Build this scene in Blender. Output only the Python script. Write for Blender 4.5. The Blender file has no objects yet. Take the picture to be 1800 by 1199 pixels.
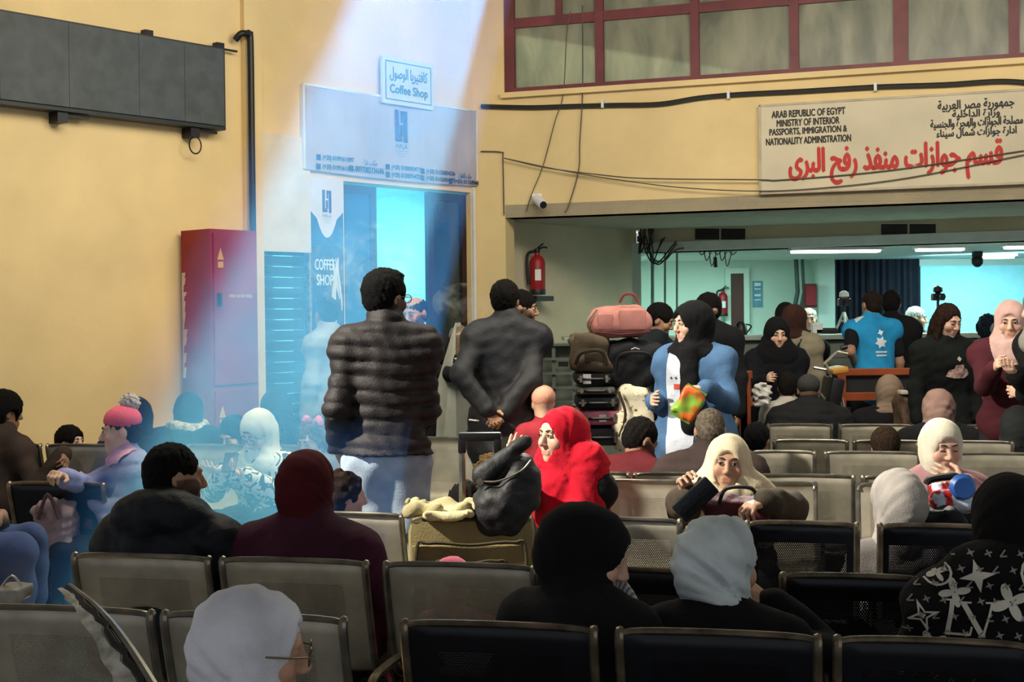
import bpy, bmesh, math, random
import numpy as np
from mathutils import Vector, Matrix
from mathutils.bvhtree import BVHTree

random.seed(7)
rng = np.random.default_rng(7)
scene = bpy.context.scene
COL = scene.collection
D2R = math.pi / 180.0

# ------------------------------------------------------------------ camera
CAM_H, FPX = 1.60, 2400.0
PITCH, ROLL = 0.943 * D2R, 0.6 * D2R
cF = Vector((0, math.cos(PITCH), -math.sin(PITCH)))
_u = Vector((0, math.sin(PITCH), math.cos(PITCH)))
_r = Vector((1, 0, 0))
cR = _r * math.cos(ROLL) - _u * math.sin(ROLL)
cU = _u * math.cos(ROLL) + _r * math.sin(ROLL)
C0 = Vector((0, 0, CAM_H))
cam_data = bpy.data.cameras.new("camera")
cam_data.sensor_width = 36.0
cam_data.lens = 36.0 * FPX / 1800.0
cam = bpy.data.objects.new("camera", cam_data)
cam.matrix_world = Matrix(((cR.x, cU.x, -cF.x, 0), (cR.y, cU.y, -cF.y, 0),
                           (cR.z, cU.z, -cF.z, CAM_H), (0, 0, 0, 1)))
COL.objects.link(cam)
scene.camera = cam


def ray(px, py):
    return cF + cR * ((px - 900.0) / FPX) - cU * ((py - 599.5) / FPX)


def at(px, py, y):
    """point of the place at world depth y that lies behind a spot of the photograph"""
    r = ray(px, py)
    return C0 + r * (y / r.y)


def at_plane(px, py, o, n):
    r = ray(px, py)
    return C0 + r * ((Vector(o) - C0).dot(n) / r.dot(n))


# ------------------------------------------------------------------ world, sun, exposure
vs = scene.view_settings
vs.view_transform = 'Standard'
vs.look = 'None'
vs.gamma = 1.0
vs.use_curve_mapping = False
vs.exposure = 0.08
scene.cycles.use_denoising = True
scene.cycles.volume_bounces = 1
scene.cycles.max_bounces = 8
scene.cycles.transparent_max_bounces = 24
scene.cycles.sample_clamp_indirect = 4.0

world = bpy.data.worlds.new("World")
scene.world = world
world.use_nodes = True
bg = world.node_tree.nodes["Background"]
bg.inputs[0].default_value = (0.92, 0.93, 0.95, 1)
bg.inputs[1].default_value = 0.46

SUN = Vector((0.107, 1.0, 0.7125)).normalized()      # direction towards the sun
CEIL_Z = 4.75


def light(name, kind, loc, target, energy, color, **kw):
    l = bpy.data.lights.new(name, kind)
    l.energy = energy
    l.color = color
    for k, v in kw.items():
        setattr(l, k, v)
    o = bpy.data.objects.new(name, l)
    o.location = loc
    d = Vector(target) - Vector(loc)
    o.rotation_euler = d.to_track_quat('-Z', 'Y').to_euler()
    COL.objects.link(o)
    return o


light("sun", 'SUN', SUN * 30, (0, 0, 0), 46.0, (1.0, 0.95, 0.90), angle=1.2 * D2R)
# added fill lamps below the closed ceiling, brightening the yellow walls
light("hall_fill_light", 'AREA', (-0.6, 7.8, 4.65), (-1.4, 9.6, 0.8), 300, (1.0, 0.91, 0.74),
      shape='RECTANGLE', size=4.0, size_y=2.6)
light("hall_fill_light", 'AREA', (2.6, 7.8, 4.65), (2.8, 11.6, 2.9), 190, (1.0, 0.92, 0.78), shape='RECTANGLE', size=3.0, size_y=1.6)  # second added fill, aimed at the window wall
# added spot from the upper left, lighting faces and benches; no window there
light("added_left_spot", 'SPOT', (-3.9, 4.6, 4.4), (1.0, 6.5, 0.9), 2600, (1.0, 0.93, 0.80), spot_size=38 * D2R, spot_blend=0.35, shadow_soft_size=0.12)

# ------------------------------------------------------------------ colours and materials
def lin(c):
    return c / 12.92 if c <= 0.04045 else ((c + 0.055) / 1.055) ** 2.4


def rgb(h):
    h = h.lstrip('#')
    return tuple(lin(int(h[i:i + 2], 16) / 255.0) for i in (0, 2, 4))


MATS = {}


def mat(name, col, rough=0.6, metal=0.0, var=0.12, vscale=6.0, bump=0.0, bscale=40.0, spec=0.4,
        col2=None, emit=0.0, alpha=1.0, sheen=0.0, coat=0.0, trans=0.0, attr=None):
    """plain procedural material: base colour broken up by noise, optional fine relief"""
    if name in MATS:
        return MATS[name]
    if isinstance(col, str):
        col = rgb(col)
    m = bpy.data.materials.new(name)
    m.use_nodes = True
    nt = m.node_tree
    b = nt.nodes["Principled BSDF"]
    tc = nt.nodes.new('ShaderNodeTexCoord')
    n = nt.nodes.new('ShaderNodeTexNoise')
    n.inputs['Scale'].default_value = vscale
    n.inputs['Detail'].default_value = 5
    nt.links.new(tc.outputs['Object'], n.inputs['Vector'])
    mix = nt.nodes.new('ShaderNodeMix')
    mix.data_type = 'RGBA'
    c2 = rgb(col2) if isinstance(col2, str) else (col2 if col2 else tuple(max(0, x * (1 - 2.2 * var)) for x in col))
    c1 = tuple(min(1, x * (1 + var * .5)) for x in col)
    mix.inputs[6].default_value = (*c2, 1)
    mix.inputs[7].default_value = (*c1, 1)
    rmp = nt.nodes.new('ShaderNodeMapRange')
    rmp.inputs[1].default_value = 0.3
    rmp.inputs[2].default_value = 0.65
    nt.links.new(n.outputs[0], rmp.inputs[0])
    nt.links.new(rmp.outputs[0], mix.inputs[0])
    out = mix.outputs[2]
    if attr:
        a = nt.nodes.new('ShaderNodeAttribute')
        a.attribute_name = attr
        mm = nt.nodes.new('ShaderNodeMix')
        mm.data_type = 'RGBA'
        mm.blend_type = 'MULTIPLY'
        mm.inputs[0].default_value = 1
        nt.links.new(out, mm.inputs[6])
        nt.links.new(a.outputs['Color'], mm.inputs[7])
        out = mm.outputs[2]
    nt.links.new(out, b.inputs['Base Color'])
    b.inputs['Roughness'].default_value = rough
    b.inputs['Metallic'].default_value = metal
    b.inputs['Specular IOR Level'].default_value = spec
    b.inputs['Alpha'].default_value = alpha
    b.inputs['Sheen Weight'].default_value = sheen
    b.inputs['Coat Weight'].default_value = coat
    b.inputs['Transmission Weight'].default_value = trans
    if emit:
        b.inputs['Emission Color'].default_value = (*col, 1)
        b.inputs['Emission Strength'].default_value = emit
    if bump:
        n2 = nt.nodes.new('ShaderNodeTexNoise')
        n2.inputs['Scale'].default_value = bscale
        n2.inputs['Detail'].default_value = 3
        nt.links.new(tc.outputs['Object'], n2.inputs['Vector'])
        bp = nt.nodes.new('ShaderNodeBump')
        bp.inputs['Strength'].default_value = bump
        bp.inputs['Distance'].default_value = 0.01
        nt.links.new(n2.outputs[0], bp.inputs['Height'])
        nt.links.new(bp.outputs[0], b.inputs['Normal'])
    MATS[name] = m
    return m


def cloth(h, rough=0.9, var=0.16, sheen=0.0, bump=0.25, bscale=120, metal=0.0, spec=0.25):
    key = "cloth_%s_%d_%d" % (h.lstrip('#'), int(rough * 100), int(bscale))
    return mat(key, h, rough=rough, var=var, vscale=5, bump=bump, bscale=bscale, spec=spec, sheen=sheen)


# ------------------------------------------------------------------ objects
def obj(name, data, parent=None, m=None, label=None, cat=None, group=None, kind=None, loc=None, rot=None):
    o = bpy.data.objects.new(name, data)
    COL.objects.link(o)
    if parent is not None:
        o.parent = parent
        if parent.name in WORLD_PARENTS:
            o.matrix_parent_inverse = parent.matrix_basis.inverted()
    if m is not None and data is not None:
        data.materials.clear()
        data.materials.append(m)
    if label:
        o['label'] = label
    if cat:
        o['category'] = cat
    if group:
        o['group'] = group
    if kind:
        o['kind'] = kind
    if loc is not None:
        o.location = loc
    if rot is not None:
        o.rotation_euler = rot
    return o


def thing(name, label, cat, loc=(0, 0, 0), rz=0.0, group=None):
    return obj(name, None, label=label, cat=cat, group=group, loc=loc, rot=(0, 0, rz))


WORLD_PARENTS = set()


def thing_w(name, label, cat, base, group=None):
    """a thing whose parts are given in world coordinates"""
    o = thing(name, label, cat, base, 0.0, group)
    WORLD_PARENTS.add(o.name)
    return o


class MB:
    """collects shapes and turns them into one mesh"""

    def __init__(s):
        s.bm = bmesh.new()

    def box(s, c, size, rot=None, bev=0.0):
        M = Matrix.Translation(c) @ (rot.to_4x4() if rot is not None else Matrix()) @ Matrix.Diagonal((*size, 1))
        r = bmesh.ops.create_cube(s.bm, size=1.0, matrix=M)
        if bev:
            ed = list({e for v in r['verts'] for e in v.link_edges})
            bmesh.ops.bevel(s.bm, geom=ed, offset=bev, segments=2, affect='EDGES', profile=0.6)
        return s

    def tube(s, pts, r, n=8, cap=True):
        pts = [Vector(p) for p in pts]
        rs = r if isinstance(r, (list, tuple)) else [r] * len(pts)
        rings = []
        for i, p in enumerate(pts):
            t = (pts[min(i + 1, len(pts) - 1)] - pts[max(i - 1, 0)])
            t = t.normalized() if t.length > 1e-9 else Vector((0, 0, 1))
            a = t.orthogonal().normalized() if i == 0 else (s._a - t * s._a.dot(t)).normalized()
            s._a = a
            b = t.cross(a)
            rings.append([s.bm.verts.new(p + (a * math.cos(2 * math.pi * k / n) + b * math.sin(2 * math.pi * k / n)) * rs[i]) for k in range(n)])
        for i in range(len(rings) - 1):
            for k in range(n):
                s.bm.faces.new((rings[i][k], rings[i][(k + 1) % n], rings[i + 1][(k + 1) % n], rings[i + 1][k]))
        if cap:
            s.bm.faces.new(rings[0][::-1])
            s.bm.faces.new(rings[-1])
        return s

    def lathe(s, prof, n=16, M=None):
        M = M or Matrix()
        rings = []
        for r, z in prof:
            rings.append([s.bm.verts.new(M @ Vector((r * math.cos(2 * math.pi * k / n), r * math.sin(2 * math.pi * k / n), z))) for k in range(n)])
        for i in range(len(rings) - 1):
            for k in range(n):
                s.bm.faces.new((rings[i][k], rings[i][(k + 1) % n], rings[i + 1][(k + 1) % n], rings[i + 1][k]))
        s.bm.faces.new(rings[0][::-1])
        s.bm.faces.new(rings[-1])
        return s

    def poly(s, pts):
        s.bm.faces.new([s.bm.verts.new(Vector(p)) for p in pts])
        return s

    def prism(s, pts, off):
        """polygon pushed along off"""
        off = Vector(off)
        a = [s.bm.verts.new(Vector(p)) for p in pts]
        b = [s.bm.verts.new(Vector(p) + off) for p in pts]
        s.bm.faces.new(a)
        s.bm.faces.new(b[::-1])
        for i in range(len(a)):
            j = (i + 1) % len(a)
            s.bm.faces.new((a[j], a[i], b[i], b[j]))
        return s

    def mesh(s, name, smooth=False):
        bmesh.ops.recalc_face_normals(s.bm, faces=s.bm.faces)
        me = bpy.data.meshes.new(name)
        s.bm.to_mesh(me)
        s.bm.free()
        if smooth:
            me.polygons.foreach_set('use_smooth', [True] * len(me.polygons))
            try:
                me.set_sharp_from_angle(angle=40 * D2R)
            except Exception:
                pass
        return me

    def build(s, name, m, parent=None, smooth=False, **kw):
        return obj(name, s.mesh(name, smooth), parent, m, **kw)


def bez(pts, n=8):
    """smooth line through points (Catmull-Rom)"""
    P = [Vector(p) for p in pts]
    P = [P[0] * 2 - P[1]] + P + [P[-1] * 2 - P[-2]]
    out = []
    for i in range(1, len(P) - 2):
        for k in range(n):
            t = k / n
            a, b, c, d = P[i - 1], P[i], P[i + 1], P[i + 2]
            out.append(0.5 * ((2 * b) + (c - a) * t + (2 * a - 5 * b + 4 * c - d) * t * t + (3 * b - a - 3 * c + d) * t ** 3))
    out.append(P[-2])
    return out


# ------------------------------------------------------------------ lettering
_AR = {  # isolated, final, initial, medial
    'ا': (0xFE8D, 0xFE8E, 0, 0), 'أ': (0xFE83, 0xFE84, 0, 0), 'ب': (0xFE8F, 0xFE90, 0xFE91, 0xFE92),
    'ة': (0xFE93, 0xFE94, 0, 0), 'ت': (0xFE95, 0xFE96, 0xFE97, 0xFE98), 'ج': (0xFE9D, 0xFE9E, 0xFE9F, 0xFEA0),
    'ح': (0xFEA1, 0xFEA2, 0xFEA3, 0xFEA4), 'خ': (0xFEA5, 0xFEA6, 0xFEA7, 0xFEA8), 'د': (0xFEA9, 0xFEAA, 0, 0),
    'ذ': (0xFEAB, 0xFEAC, 0, 0), 'ر': (0xFEAD, 0xFEAE, 0, 0), 'ز': (0xFEAF, 0xFEB0, 0, 0),
    'س': (0xFEB1, 0xFEB2, 0xFEB3, 0xFEB4), 'ش': (0xFEB5, 0xFEB6, 0xFEB7, 0xFEB8), 'ص': (0xFEB9, 0xFEBA, 0xFEBB, 0xFEBC),
    'ع': (0xFEC9, 0xFECA, 0xFECB, 0xFECC), 'غ': (0xFECD, 0xFECE, 0xFECF, 0xFED0), 'ف': (0xFED1, 0xFED2, 0xFED3, 0xFED4),
    'ق': (0xFED5, 0xFED6, 0xFED7, 0xFED8), 'ك': (0xFED9, 0xFEDA, 0xFEDB, 0xFEDC), 'ل': (0xFEDD, 0xFEDE, 0xFEDF, 0xFEE0),
    'م': (0xFEE1, 0xFEE2, 0xFEE3, 0xFEE4), 'ن': (0xFEE5, 0xFEE6, 0xFEE7, 0xFEE8), 'ه': (0xFEE9, 0xFEEA, 0xFEEB, 0xFEEC),
    'و': (0xFEED, 0xFEEE, 0, 0), 'ى': (0xFEEF, 0xFEF0, 0, 0), 'ي': (0xFEF1, 0xFEF2, 0xFEF3, 0xFEF4), 'ء': (0xFE80, 0, 0, 0)}


def arabic(s):
    out = []
    for i, ch in enumerate(s):
        f = _AR.get(ch)
        if not f:
            out.append(ch)
            continue
        pv = _AR.get(s[i - 1]) if i else None
        nx = _AR.get(s[i + 1]) if i + 1 < len(s) else None
        jp = bool(pv and pv[2] and f[1])
        jn = bool(nx and f[2] and nx[1])
        out.append(chr(f[3] if jp and jn else f[1] if jp else f[2] if jn else f[0]))
    return ''.join(out[::-1])


def text_data(s, align='CENTER'):
    """(verts, faces) of a line of lettering, unit height, baseline on y = 0"""
    c = bpy.data.curves.new("lettering", 'FONT')
    c.body = s
    c.align_x = align
    c.resolution_u = 3
    o = bpy.data.objects.new("lettering_tmp", c)
    COL.objects.link(o)
    bpy.context.view_layer.update()
    dg = bpy.context.evaluated_depsgraph_get()
    me = bpy.data.meshes.new_from_object(o.evaluated_get(dg))
    V = [v.co.copy() for v in me.vertices]
    Fc = [tuple(p.vertices) for p in me.polygons]
    bpy.data.objects.remove(o)
    bpy.data.meshes.remove(me)
    bpy.data.curves.remove(c)
    return V, Fc


def text_on(name, s, origin, ux, uz, n, width, m, parent, height=None, bold=0.0, th=0.003):
    """lettering laid on a flat thing; origin = centre of the line, width/height in metres"""
    V, Fc = text_data(s)
    if not V:
        return None
    x0, x1 = min(v.x for v in V), max(v.x for v in V)
    y0, y1 = min(v.y for v in V), max(v.y for v in V)
    sx = width / (x1 - x0)
    sy = (height / (y1 - y0)) if height else sx
    bm = bmesh.new()
    copies = [(0, 0)] + ([(bold, 0), (-bold, 0), (0, bold), (0, -bold)] if bold else [])
    for q, (ox, oy) in enumerate(copies):
        vs_ = [bm.verts.new(Vector(origin) + ux * ((v.x - (x0 + x1) / 2) * sx + ox) + uz * ((v.y - (y0 + y1) / 2) * sy + oy) + n * (th + q * 0.00015)) for v in V]
        for f in Fc:
            try:
                bm.faces.new([vs_[i] for i in f])
            except ValueError:
                pass
    me = bpy.data.meshes.new(name)
    bm.to_mesh(me)
    bm.free()
    return obj(name, me, parent, m)

# ------------------------------------------------------------------ sculpting with distance fields
def axis(lo, hi, h, fine=()):
    """grid line positions; spacing h, finer inside the given (a, b, h) spans"""
    out = [lo]
    while out[-1] < hi:
        x = out[-1]
        st = h
        for a, b, hh in fine:
            if a <= x <= b:
                st = min(st, hh)
            elif x < a < x + st:
                st = max(hh, a - x)
        out.append(x + st)
    return np.array(out, np.float32)


def smin(a, b, k):
    h = np.clip(0.5 + 0.5 * (b - a) / k, 0, 1)
    return b + (a - b) * h - k * h * (1 - h)


class Field:
    def __init__(s, xs, ys, zs):
        s.x, s.y, s.z = xs, ys, zs
        s.F = np.full((len(xs), len(ys), len(zs)), 0.3, np.float32)

    def win(s, lo, hi):
        sl = []
        for g, a, b in zip((s.x, s.y, s.z), lo, hi):
            i, j = np.searchsorted(g, a), np.searchsorted(g, b)
            if j - i < 1:
                return None
            sl.append(slice(max(0, i - 1), j + 1))
        return tuple(sl), s.x[sl[0]][:, None, None], s.y[sl[1]][None, :, None], s.z[sl[2]][None, None, :]

    def put(s, sl, d, k, op):
        f = s.F[sl]
        s.F[sl] = smin(f, d, k) if op == 'add' else -smin(-f, d, k)

    def cone(s, a, b, ra, rb, k=0.02, op='add'):
        a, b = np.array(a, float), np.array(b, float)
        m = max(ra, rb) + k + 0.035
        w = s.win(np.minimum(a, b) - m, np.maximum(a, b) + m)
        if not w:
            return
        sl, X, Y, Z = w
        ab = b - a
        L = max(float(ab @ ab), 1e-9)
        t = np.clip(((X - a[0]) * ab[0] + (Y - a[1]) * ab[1] + (Z - a[2]) * ab[2]) / L, 0, 1)
        d = np.sqrt((X - a[0] - t * ab[0]) ** 2 + (Y - a[1] - t * ab[1]) ** 2 + (Z - a[2] - t * ab[2]) ** 2) - (ra + (rb - ra) * t)
        s.put(sl, d.astype(np.float32), k, op)

    def ell(s, c, r, R=None, k=0.02, op='add'):
        c, r = np.array(c, float), np.array(r, float)
        m = float(max(r)) + k + 0.035
        w = s.win(c - m, c + m)
        if not w:
            return
        sl, X, Y, Z = w
        X, Y, Z = X - c[0], Y - c[1], Z - c[2]
        if R is not None:
            X, Y, Z = (R[0, 0] * X + R[1, 0] * Y + R[2, 0] * Z, R[0, 1] * X + R[1, 1] * Y + R[2, 1] * Z,
                       R[0, 2] * X + R[1, 2] * Y + R[2, 2] * Z)
        k0 = np.sqrt((X / r[0]) ** 2 + (Y / r[1]) ** 2 + (Z / r[2]) ** 2)
        k1 = np.sqrt((X / r[0] ** 2) ** 2 + (Y / r[1] ** 2) ** 2 + (Z / r[2] ** 2) ** 2)
        d = k0 * (k0 - 1.0) / np.maximum(k1, 1e-6)
        s.put(sl, d.astype(np.float32), k, op)

    def grid(s):
        return s.x[:, None, None], s.y[None, :, None], s.z[None, None, :]

    def nets(s):
        """surface nets: (verts, quads)"""
        F, x, y, z = s.F, s.x, s.y, s.z
        S = F < 0
        n = [k - 1 for k in F.shape]
        tot = np.zeros(n, np.int8)
        for i in (0, 1):
            for j in (0, 1):
                for k in (0, 1):
                    tot += S[i:i + n[0], j:j + n[1], k:k + n[2]]
        act = np.argwhere((tot > 0) & (tot < 8))
        if not len(act):
            return np.zeros((0, 3)), np.zeros((0, 4), int)
        I, J, K = act.T
        acc = np.zeros((len(act), 3))
        cnt = np.zeros(len(act))
        cor = [(i, j, k) for i in (0, 1) for j in (0, 1) for k in (0, 1)]
        for ca in cor:
            for ax in range(3):
                if ca[ax]:
                    continue
                cb = list(ca)
                cb[ax] = 1
                fa = F[I + ca[0], J + ca[1], K + ca[2]]
                fb = F[I + cb[0], J + cb[1], K + cb[2]]
                cr = (fa < 0) != (fb < 0)
                t = np.where(cr, fa / np.where(cr, fa - fb, 1), 0)
                pa = np.stack([x[I + ca[0]], y[J + ca[1]], z[K + ca[2]]], 1)
                pb = np.stack([x[I + cb[0]], y[J + cb[1]], z[K + cb[2]]], 1)
                acc += np.where(cr[:, None], pa + (pb - pa) * t[:, None], 0)
                cnt += cr
        V = acc / cnt[:, None]
        idx = np.full(n, -1, np.int32)
        idx[I, J, K] = np.arange(len(act))
        Q = []
        for ax in range(3):
            a = [slice(None)] * 3
            b = [slice(None)] * 3
            a[ax], b[ax] = slice(0, -1), slice(1, None)
            o1, o2 = (ax + 1) % 3, (ax + 2) % 3
            ch = S[tuple(a)] != S[tuple(b)]
            ed = np.argwhere(ch)
            ok = (ed[:, o1] > 0) & (ed[:, o2] > 0) & (ed[:, o1] < n[o1]) & (ed[:, o2] < n[o2])
            ed = ed[ok]
            if not len(ed):
                continue
            q = []
            for d1, d2 in ((-1, -1), (0, -1), (0, 0), (-1, 0)):
                e = ed.copy()
                e[:, o1] += d1
                e[:, o2] += d2
                q.append(idx[e[:, 0], e[:, 1], e[:, 2]])
            q = np.stack(q, 1)
            ins = S[ed[:, 0], ed[:, 1], ed[:, 2]]
            q[~ins] = q[~ins][:, ::-1]
            Q.append(q)
        Q = np.concatenate(Q)
        Q = Q[(Q >= 0).all(1)]
        return V, Q


def np_mesh(name, V, Q, col=None):
    me = bpy.data.meshes.new(name)
    me.vertices.add(len(V))
    me.vertices.foreach_set('co', np.asarray(V, np.float32).ravel())
    k = Q.shape[1] if len(Q) else 4
    me.loops.add(len(Q) * k)
    me.loops.foreach_set('vertex_index', np.asarray(Q, np.int32).ravel())
    me.polygons.add(len(Q))
    me.polygons.foreach_set('loop_start', np.arange(len(Q), dtype=np.int32) * k)
    me.polygons.foreach_set('use_smooth', np.ones(len(Q), bool))
    me.update(calc_edges=True)
    if col is not None:
        a = me.color_attributes.new('tint', 'FLOAT_COLOR', 'POINT')
        a.data.foreach_set('color', np.concatenate([col, np.ones((len(col), 1))], 1).astype(np.float32).ravel())
    return me


def nrm(v):
    v = np.array(v, float)
    return v / max(np.linalg.norm(v), 1e-9)


def rotm(yaw=0, pitch=0, roll=0):
    """columns: right, forward, up of a head turned by yaw (left +), bowed by pitch, tipped by roll (degrees)"""
    M = Matrix.Rotation(yaw * D2R, 3, 'Z') @ Matrix.Rotation(-pitch * D2R, 3, 'X') @ Matrix.Rotation(roll * D2R, 3, 'Y')
    return np.array(M)


def ik(S, T, l1, l2, pole):
    S, T = np.array(S, float), np.array(T, float)
    d = T - S
    L = np.linalg.norm(d)
    if L > (l1 + l2) * 0.995:
        T = S + d / L * (l1 + l2) * 0.995
        d = T - S
        L = np.linalg.norm(d)
    L = max(L, abs(l1 - l2) + 0.02)
    u = d / max(np.linalg.norm(d), 1e-6)
    a = (l1 * l1 - l2 * l2 + L * L) / (2 * L)
    h = math.sqrt(max(l1 * l1 - a * a, 0))
    p = np.array(pole, float)
    p = p - u * (p @ u)
    return S + u * a + nrm(p) * h, T


SKIN = {'light': (0.66, 0.42, 0.30), 'mid': (0.52, 0.31, 0.20), 'tan': (0.40, 0.225, 0.14), 'dark': (0.26, 0.14, 0.09)}
TRI = [0]
PEOPLE = []


def wrinkles(X, Y, Z, amp, scale, seed, stretch=(1, 1, 1)):
    r = np.random.default_rng(seed)
    tot = 0
    for i in range(4):
        k = nrm(r.normal(size=3) * np.array(stretch)) * 2 * math.pi / (scale * r.uniform(0.7, 1.6))
        k2 = nrm(r.normal(size=3)) * 2 * math.pi / (scale * 3)
        tot = tot + np.sin(k[0] * X + k[1] * Y + k[2] * Z + r.uniform(0, 6) + 1.6 * np.sin(k2[0] * X + k2[1] * Y + k2[2] * Z + i))
    return tot * amp / 2.5


def person(label, px, py, d, pose='sit', yaw=-12.0, lean=12.0, side=0.0, hy=None, hp=5.0, hr=0.0, hs=1.0, w=1.0,
           skin='mid', hair=None, scarf=None, hat=None, top=None, bottom='#20222a', hands=None, det=0, beard=None,
           eyes=None, brows='#1a120d', glasses=None, fat=1.0, neckfwd=0.035, group=None, shoes='#15151a', curl=0.5, sideways=0,
           elbow=None, under=None, cut=None, bun=0.0, cig=False, zp=None, legs=True, size=None):
    hy = yaw if hy is None else hy
    H = at(px, py, d)
    pad = 0.0
    if scarf:
        pad = 0.018
    if hat or hair:
        pad = 0.012
    hz = H.z - pad
    stand = pose == 'stand'
    s = size or ((hz / 1.75) if stand else (0.55 + 0.45 * w))
    zp = zp or (0.93 * s if stand else 0.49)
    L = lean * D2R
    hc_off = 0.152 * hs
    T = (hz - zp - 0.117 * hs - hc_off) / math.cos(L)
    upv = np.array((math.sin(side * D2R), math.sin(L), math.cos(L)))
    upv = nrm(upv)
    fw = nrm(np.array((0, math.cos(L), -math.sin(L))))
    rt = np.cross(fw, upv)
    pel = np.array((0, 0, zp))
    nb = pel + upv * T
    hc = nb + np.array((0, 0, hc_off)) + fw * neckfwd * hs + rt * sideways
    cy, sy = math.cos(yaw * D2R), math.sin(yaw * D2R)
    R2 = np.array(((cy, -sy), (sy, cy)))
    base = np.array((H.x, H.y)) - R2 @ hc[:2]
    RH = rotm(hy - yaw, hp, hr)

    def loc(p):  # world -> local
        q = np.array((p[0] - base[0], p[1] - base[1]))
        q = R2.T @ q
        return np.array((q[0], q[1], p[2]))

    def hd(x, y, z):
        return hc + RH @ (np.array((x, y, z)) * hs)

    ws = w
    sh = {}
    P = {}          # tagged shapes
    tl = T

    def add(tag, *prim):
        P.setdefault(tag, []).append(prim)

    tf = 0.86 * ws * fat
    Rt = np.stack([rt, fw, upv], 1)
    add('torso', 'e', pel + upv * 0.02, (0.172 * tf, 0.125 * tf, 0.13 * ws), Rt, 0.05)
    add('torso', 'e', pel + upv * tl * 0.38, (0.148 * tf, 0.112 * tf, 0.17 * ws), Rt, 0.06)
    add('torso', 'e', pel + upv * tl * 0.68 + fw * 0.005, (0.17 * tf, 0.118 * tf, min(0.2 * ws, tl * .36)), Rt, 0.06)
    hsp = 0.160 * ws
    for sg, nm in ((-1, 'L'), (1, 'R')):
        sh[nm] = nb + rt * sg * hsp - upv * 0.065 * ws - fw * 0.005
        add('torso', 'c', nb - upv * 0.01 - fw * 0.01, sh[nm] + upv * 0.005, 0.052 * ws, 0.056 * ws, 0.04)
    add('torso', 'c', sh['L'] - upv * .03, sh['R'] - upv * .03, 0.062 * ws, 0.062 * ws, 0.05)
    add('neck', 'c', nb - upv * 0.02, hd(0, -0.018, -0.045), 0.057 * hs, 0.052 * hs, 0.02)
    # head
    hk = 0.012 * hs

    def he(tag, c, r, k=hk, op='add', RR=None):
        add(tag, 'e', hd(*c), np.array(r) * hs, RH if RR is None else RR, k, op)

    he('head', (0, -0.012, 0.030), (0.074, 0.092, 0.086), 0.02)
    he('head', (0, 0.022, -0.028), (0.061, 0.066, 0.083), 0.03)
    he('head', (0, 0.034, -0.074), (0.047, 0.046, 0.038), 0.03)
    he('head', (0, 0.066, -0.098), (0.022, 0.020, 0.018), 0.02)
    if det:
        for sg in (-1, 1):
            he('head', (sg * 0.040, 0.062, -0.028), (0.026, 0.024, 0.026), 0.02)
        add('head', 'c', hd(-0.034, 0.080, 0.026), hd(0.034, 0.080, 0.026), 0.0115 * hs, 0.0115 * hs, 0.012)
        for sg in (-1, 1):
            he('head', (sg * 0.031, 0.099, 0.006), (0.017, 0.016, 0.011), 0.010, 'sub')
            he('head', (sg * 0.030, 0.083, 0.008), (0.0135, 0.009, 0.0075), 0.004)
        add('head', 'c', hd(0, 0.086, 0.018), hd(0, 0.108, -0.027), 0.0085 * hs, 0.0125 * hs, 0.010)
        he('head', (0, 0.098, -0.033), (0.0195, 0.013, 0.009), 0.006)
        add('head', 'c', hd(-0.018, 0.083, -0.058), hd(0.018, 0.083, -0.058), 0.0072 * hs, 0.0072 * hs, 0.006)
        add('head', 'c', hd(-0.015, 0.083, -0.070), hd(0.015, 0.083, -0.070), 0.0085 * hs, 0.0085 * hs, 0.006)
        add('head', 'c', hd(-0.025, 0.093, -0.064), hd(0.025, 0.093, -0.064), 0.0025 * hs, 0.0025 * hs, 0.004, 'sub')
    else:
        add('head', 'c', hd(0, 0.084, 0.018), hd(0, 0.104, -0.028), 0.010 * hs, 0.016 * hs, 0.012)
        add('head', 'c', hd(-0.018, 0.080, -0.064), hd(0.018, 0.080, -0.064), 0.012 * hs, 0.012 * hs, 0.012)
    for sg in (-1, 1):
        he('ear', (sg * 0.077, -0.008, -0.004), (0.009, 0.021, 0.033), 0.008)
    # arms
    l1, l2 = 0.285 * s, 0.255 * s
    hnd = {}
    for sg, nm in ((-1, 'L'), (1, 'R')):
        hv = (hands or {}).get(nm)
        if hv is None:
            if stand:
                T_ = sh[nm] + rt * sg * 0.07 + np.array((0, 0.05, -0.98 * (l1 + l2)))
            else:
                T_ = pel + np.array((sg * 0.11 * ws, 0.30 * s, 0.10))
            opts = {}
        else:
            T_ = loc(at(*hv[:3])) if not isinstance(hv[0], str) else sh[nm] + np.array(hv[1:4])
            opts = hv[-1] if isinstance(hv[-1], dict) else {}
        pole = opts.get('pole', (sg * 0.7, -0.6 if stand else -0.35, -0.6))
        E, T_ = ik(sh[nm], T_, l1, l2, pole)
        f = nrm(T_ - E)
        hnd[nm] = dict(W=T_, f=f, o=opts, E=E, sg=sg, vis=hv is not None)
        add('uarm' + nm, 'c', sh[nm], E, 0.048 * ws, 0.038 * ws, 0.03)
        add('farm' + nm, 'c', E, T_, 0.039 * ws, 0.027 * ws, 0.02)
        # hand
        hf = nrm(np.array(opts.get('dir', tuple(f)), float)) if 'dir' in opts else f
        n = np.array(opts.get('palm', tuple(-rt * sg)), float)
        n = nrm(n - hf * (n @ hf))
        sd = nrm(np.cross(hf, n)) * (opts.get('flip', 1)) * sg
        hk2 = (0.92 if w > .8 else 0.75) * (s if stand else min(1.0, s + .05))
        cu = opts.get('curl', curl)
        Wp = T_
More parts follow.
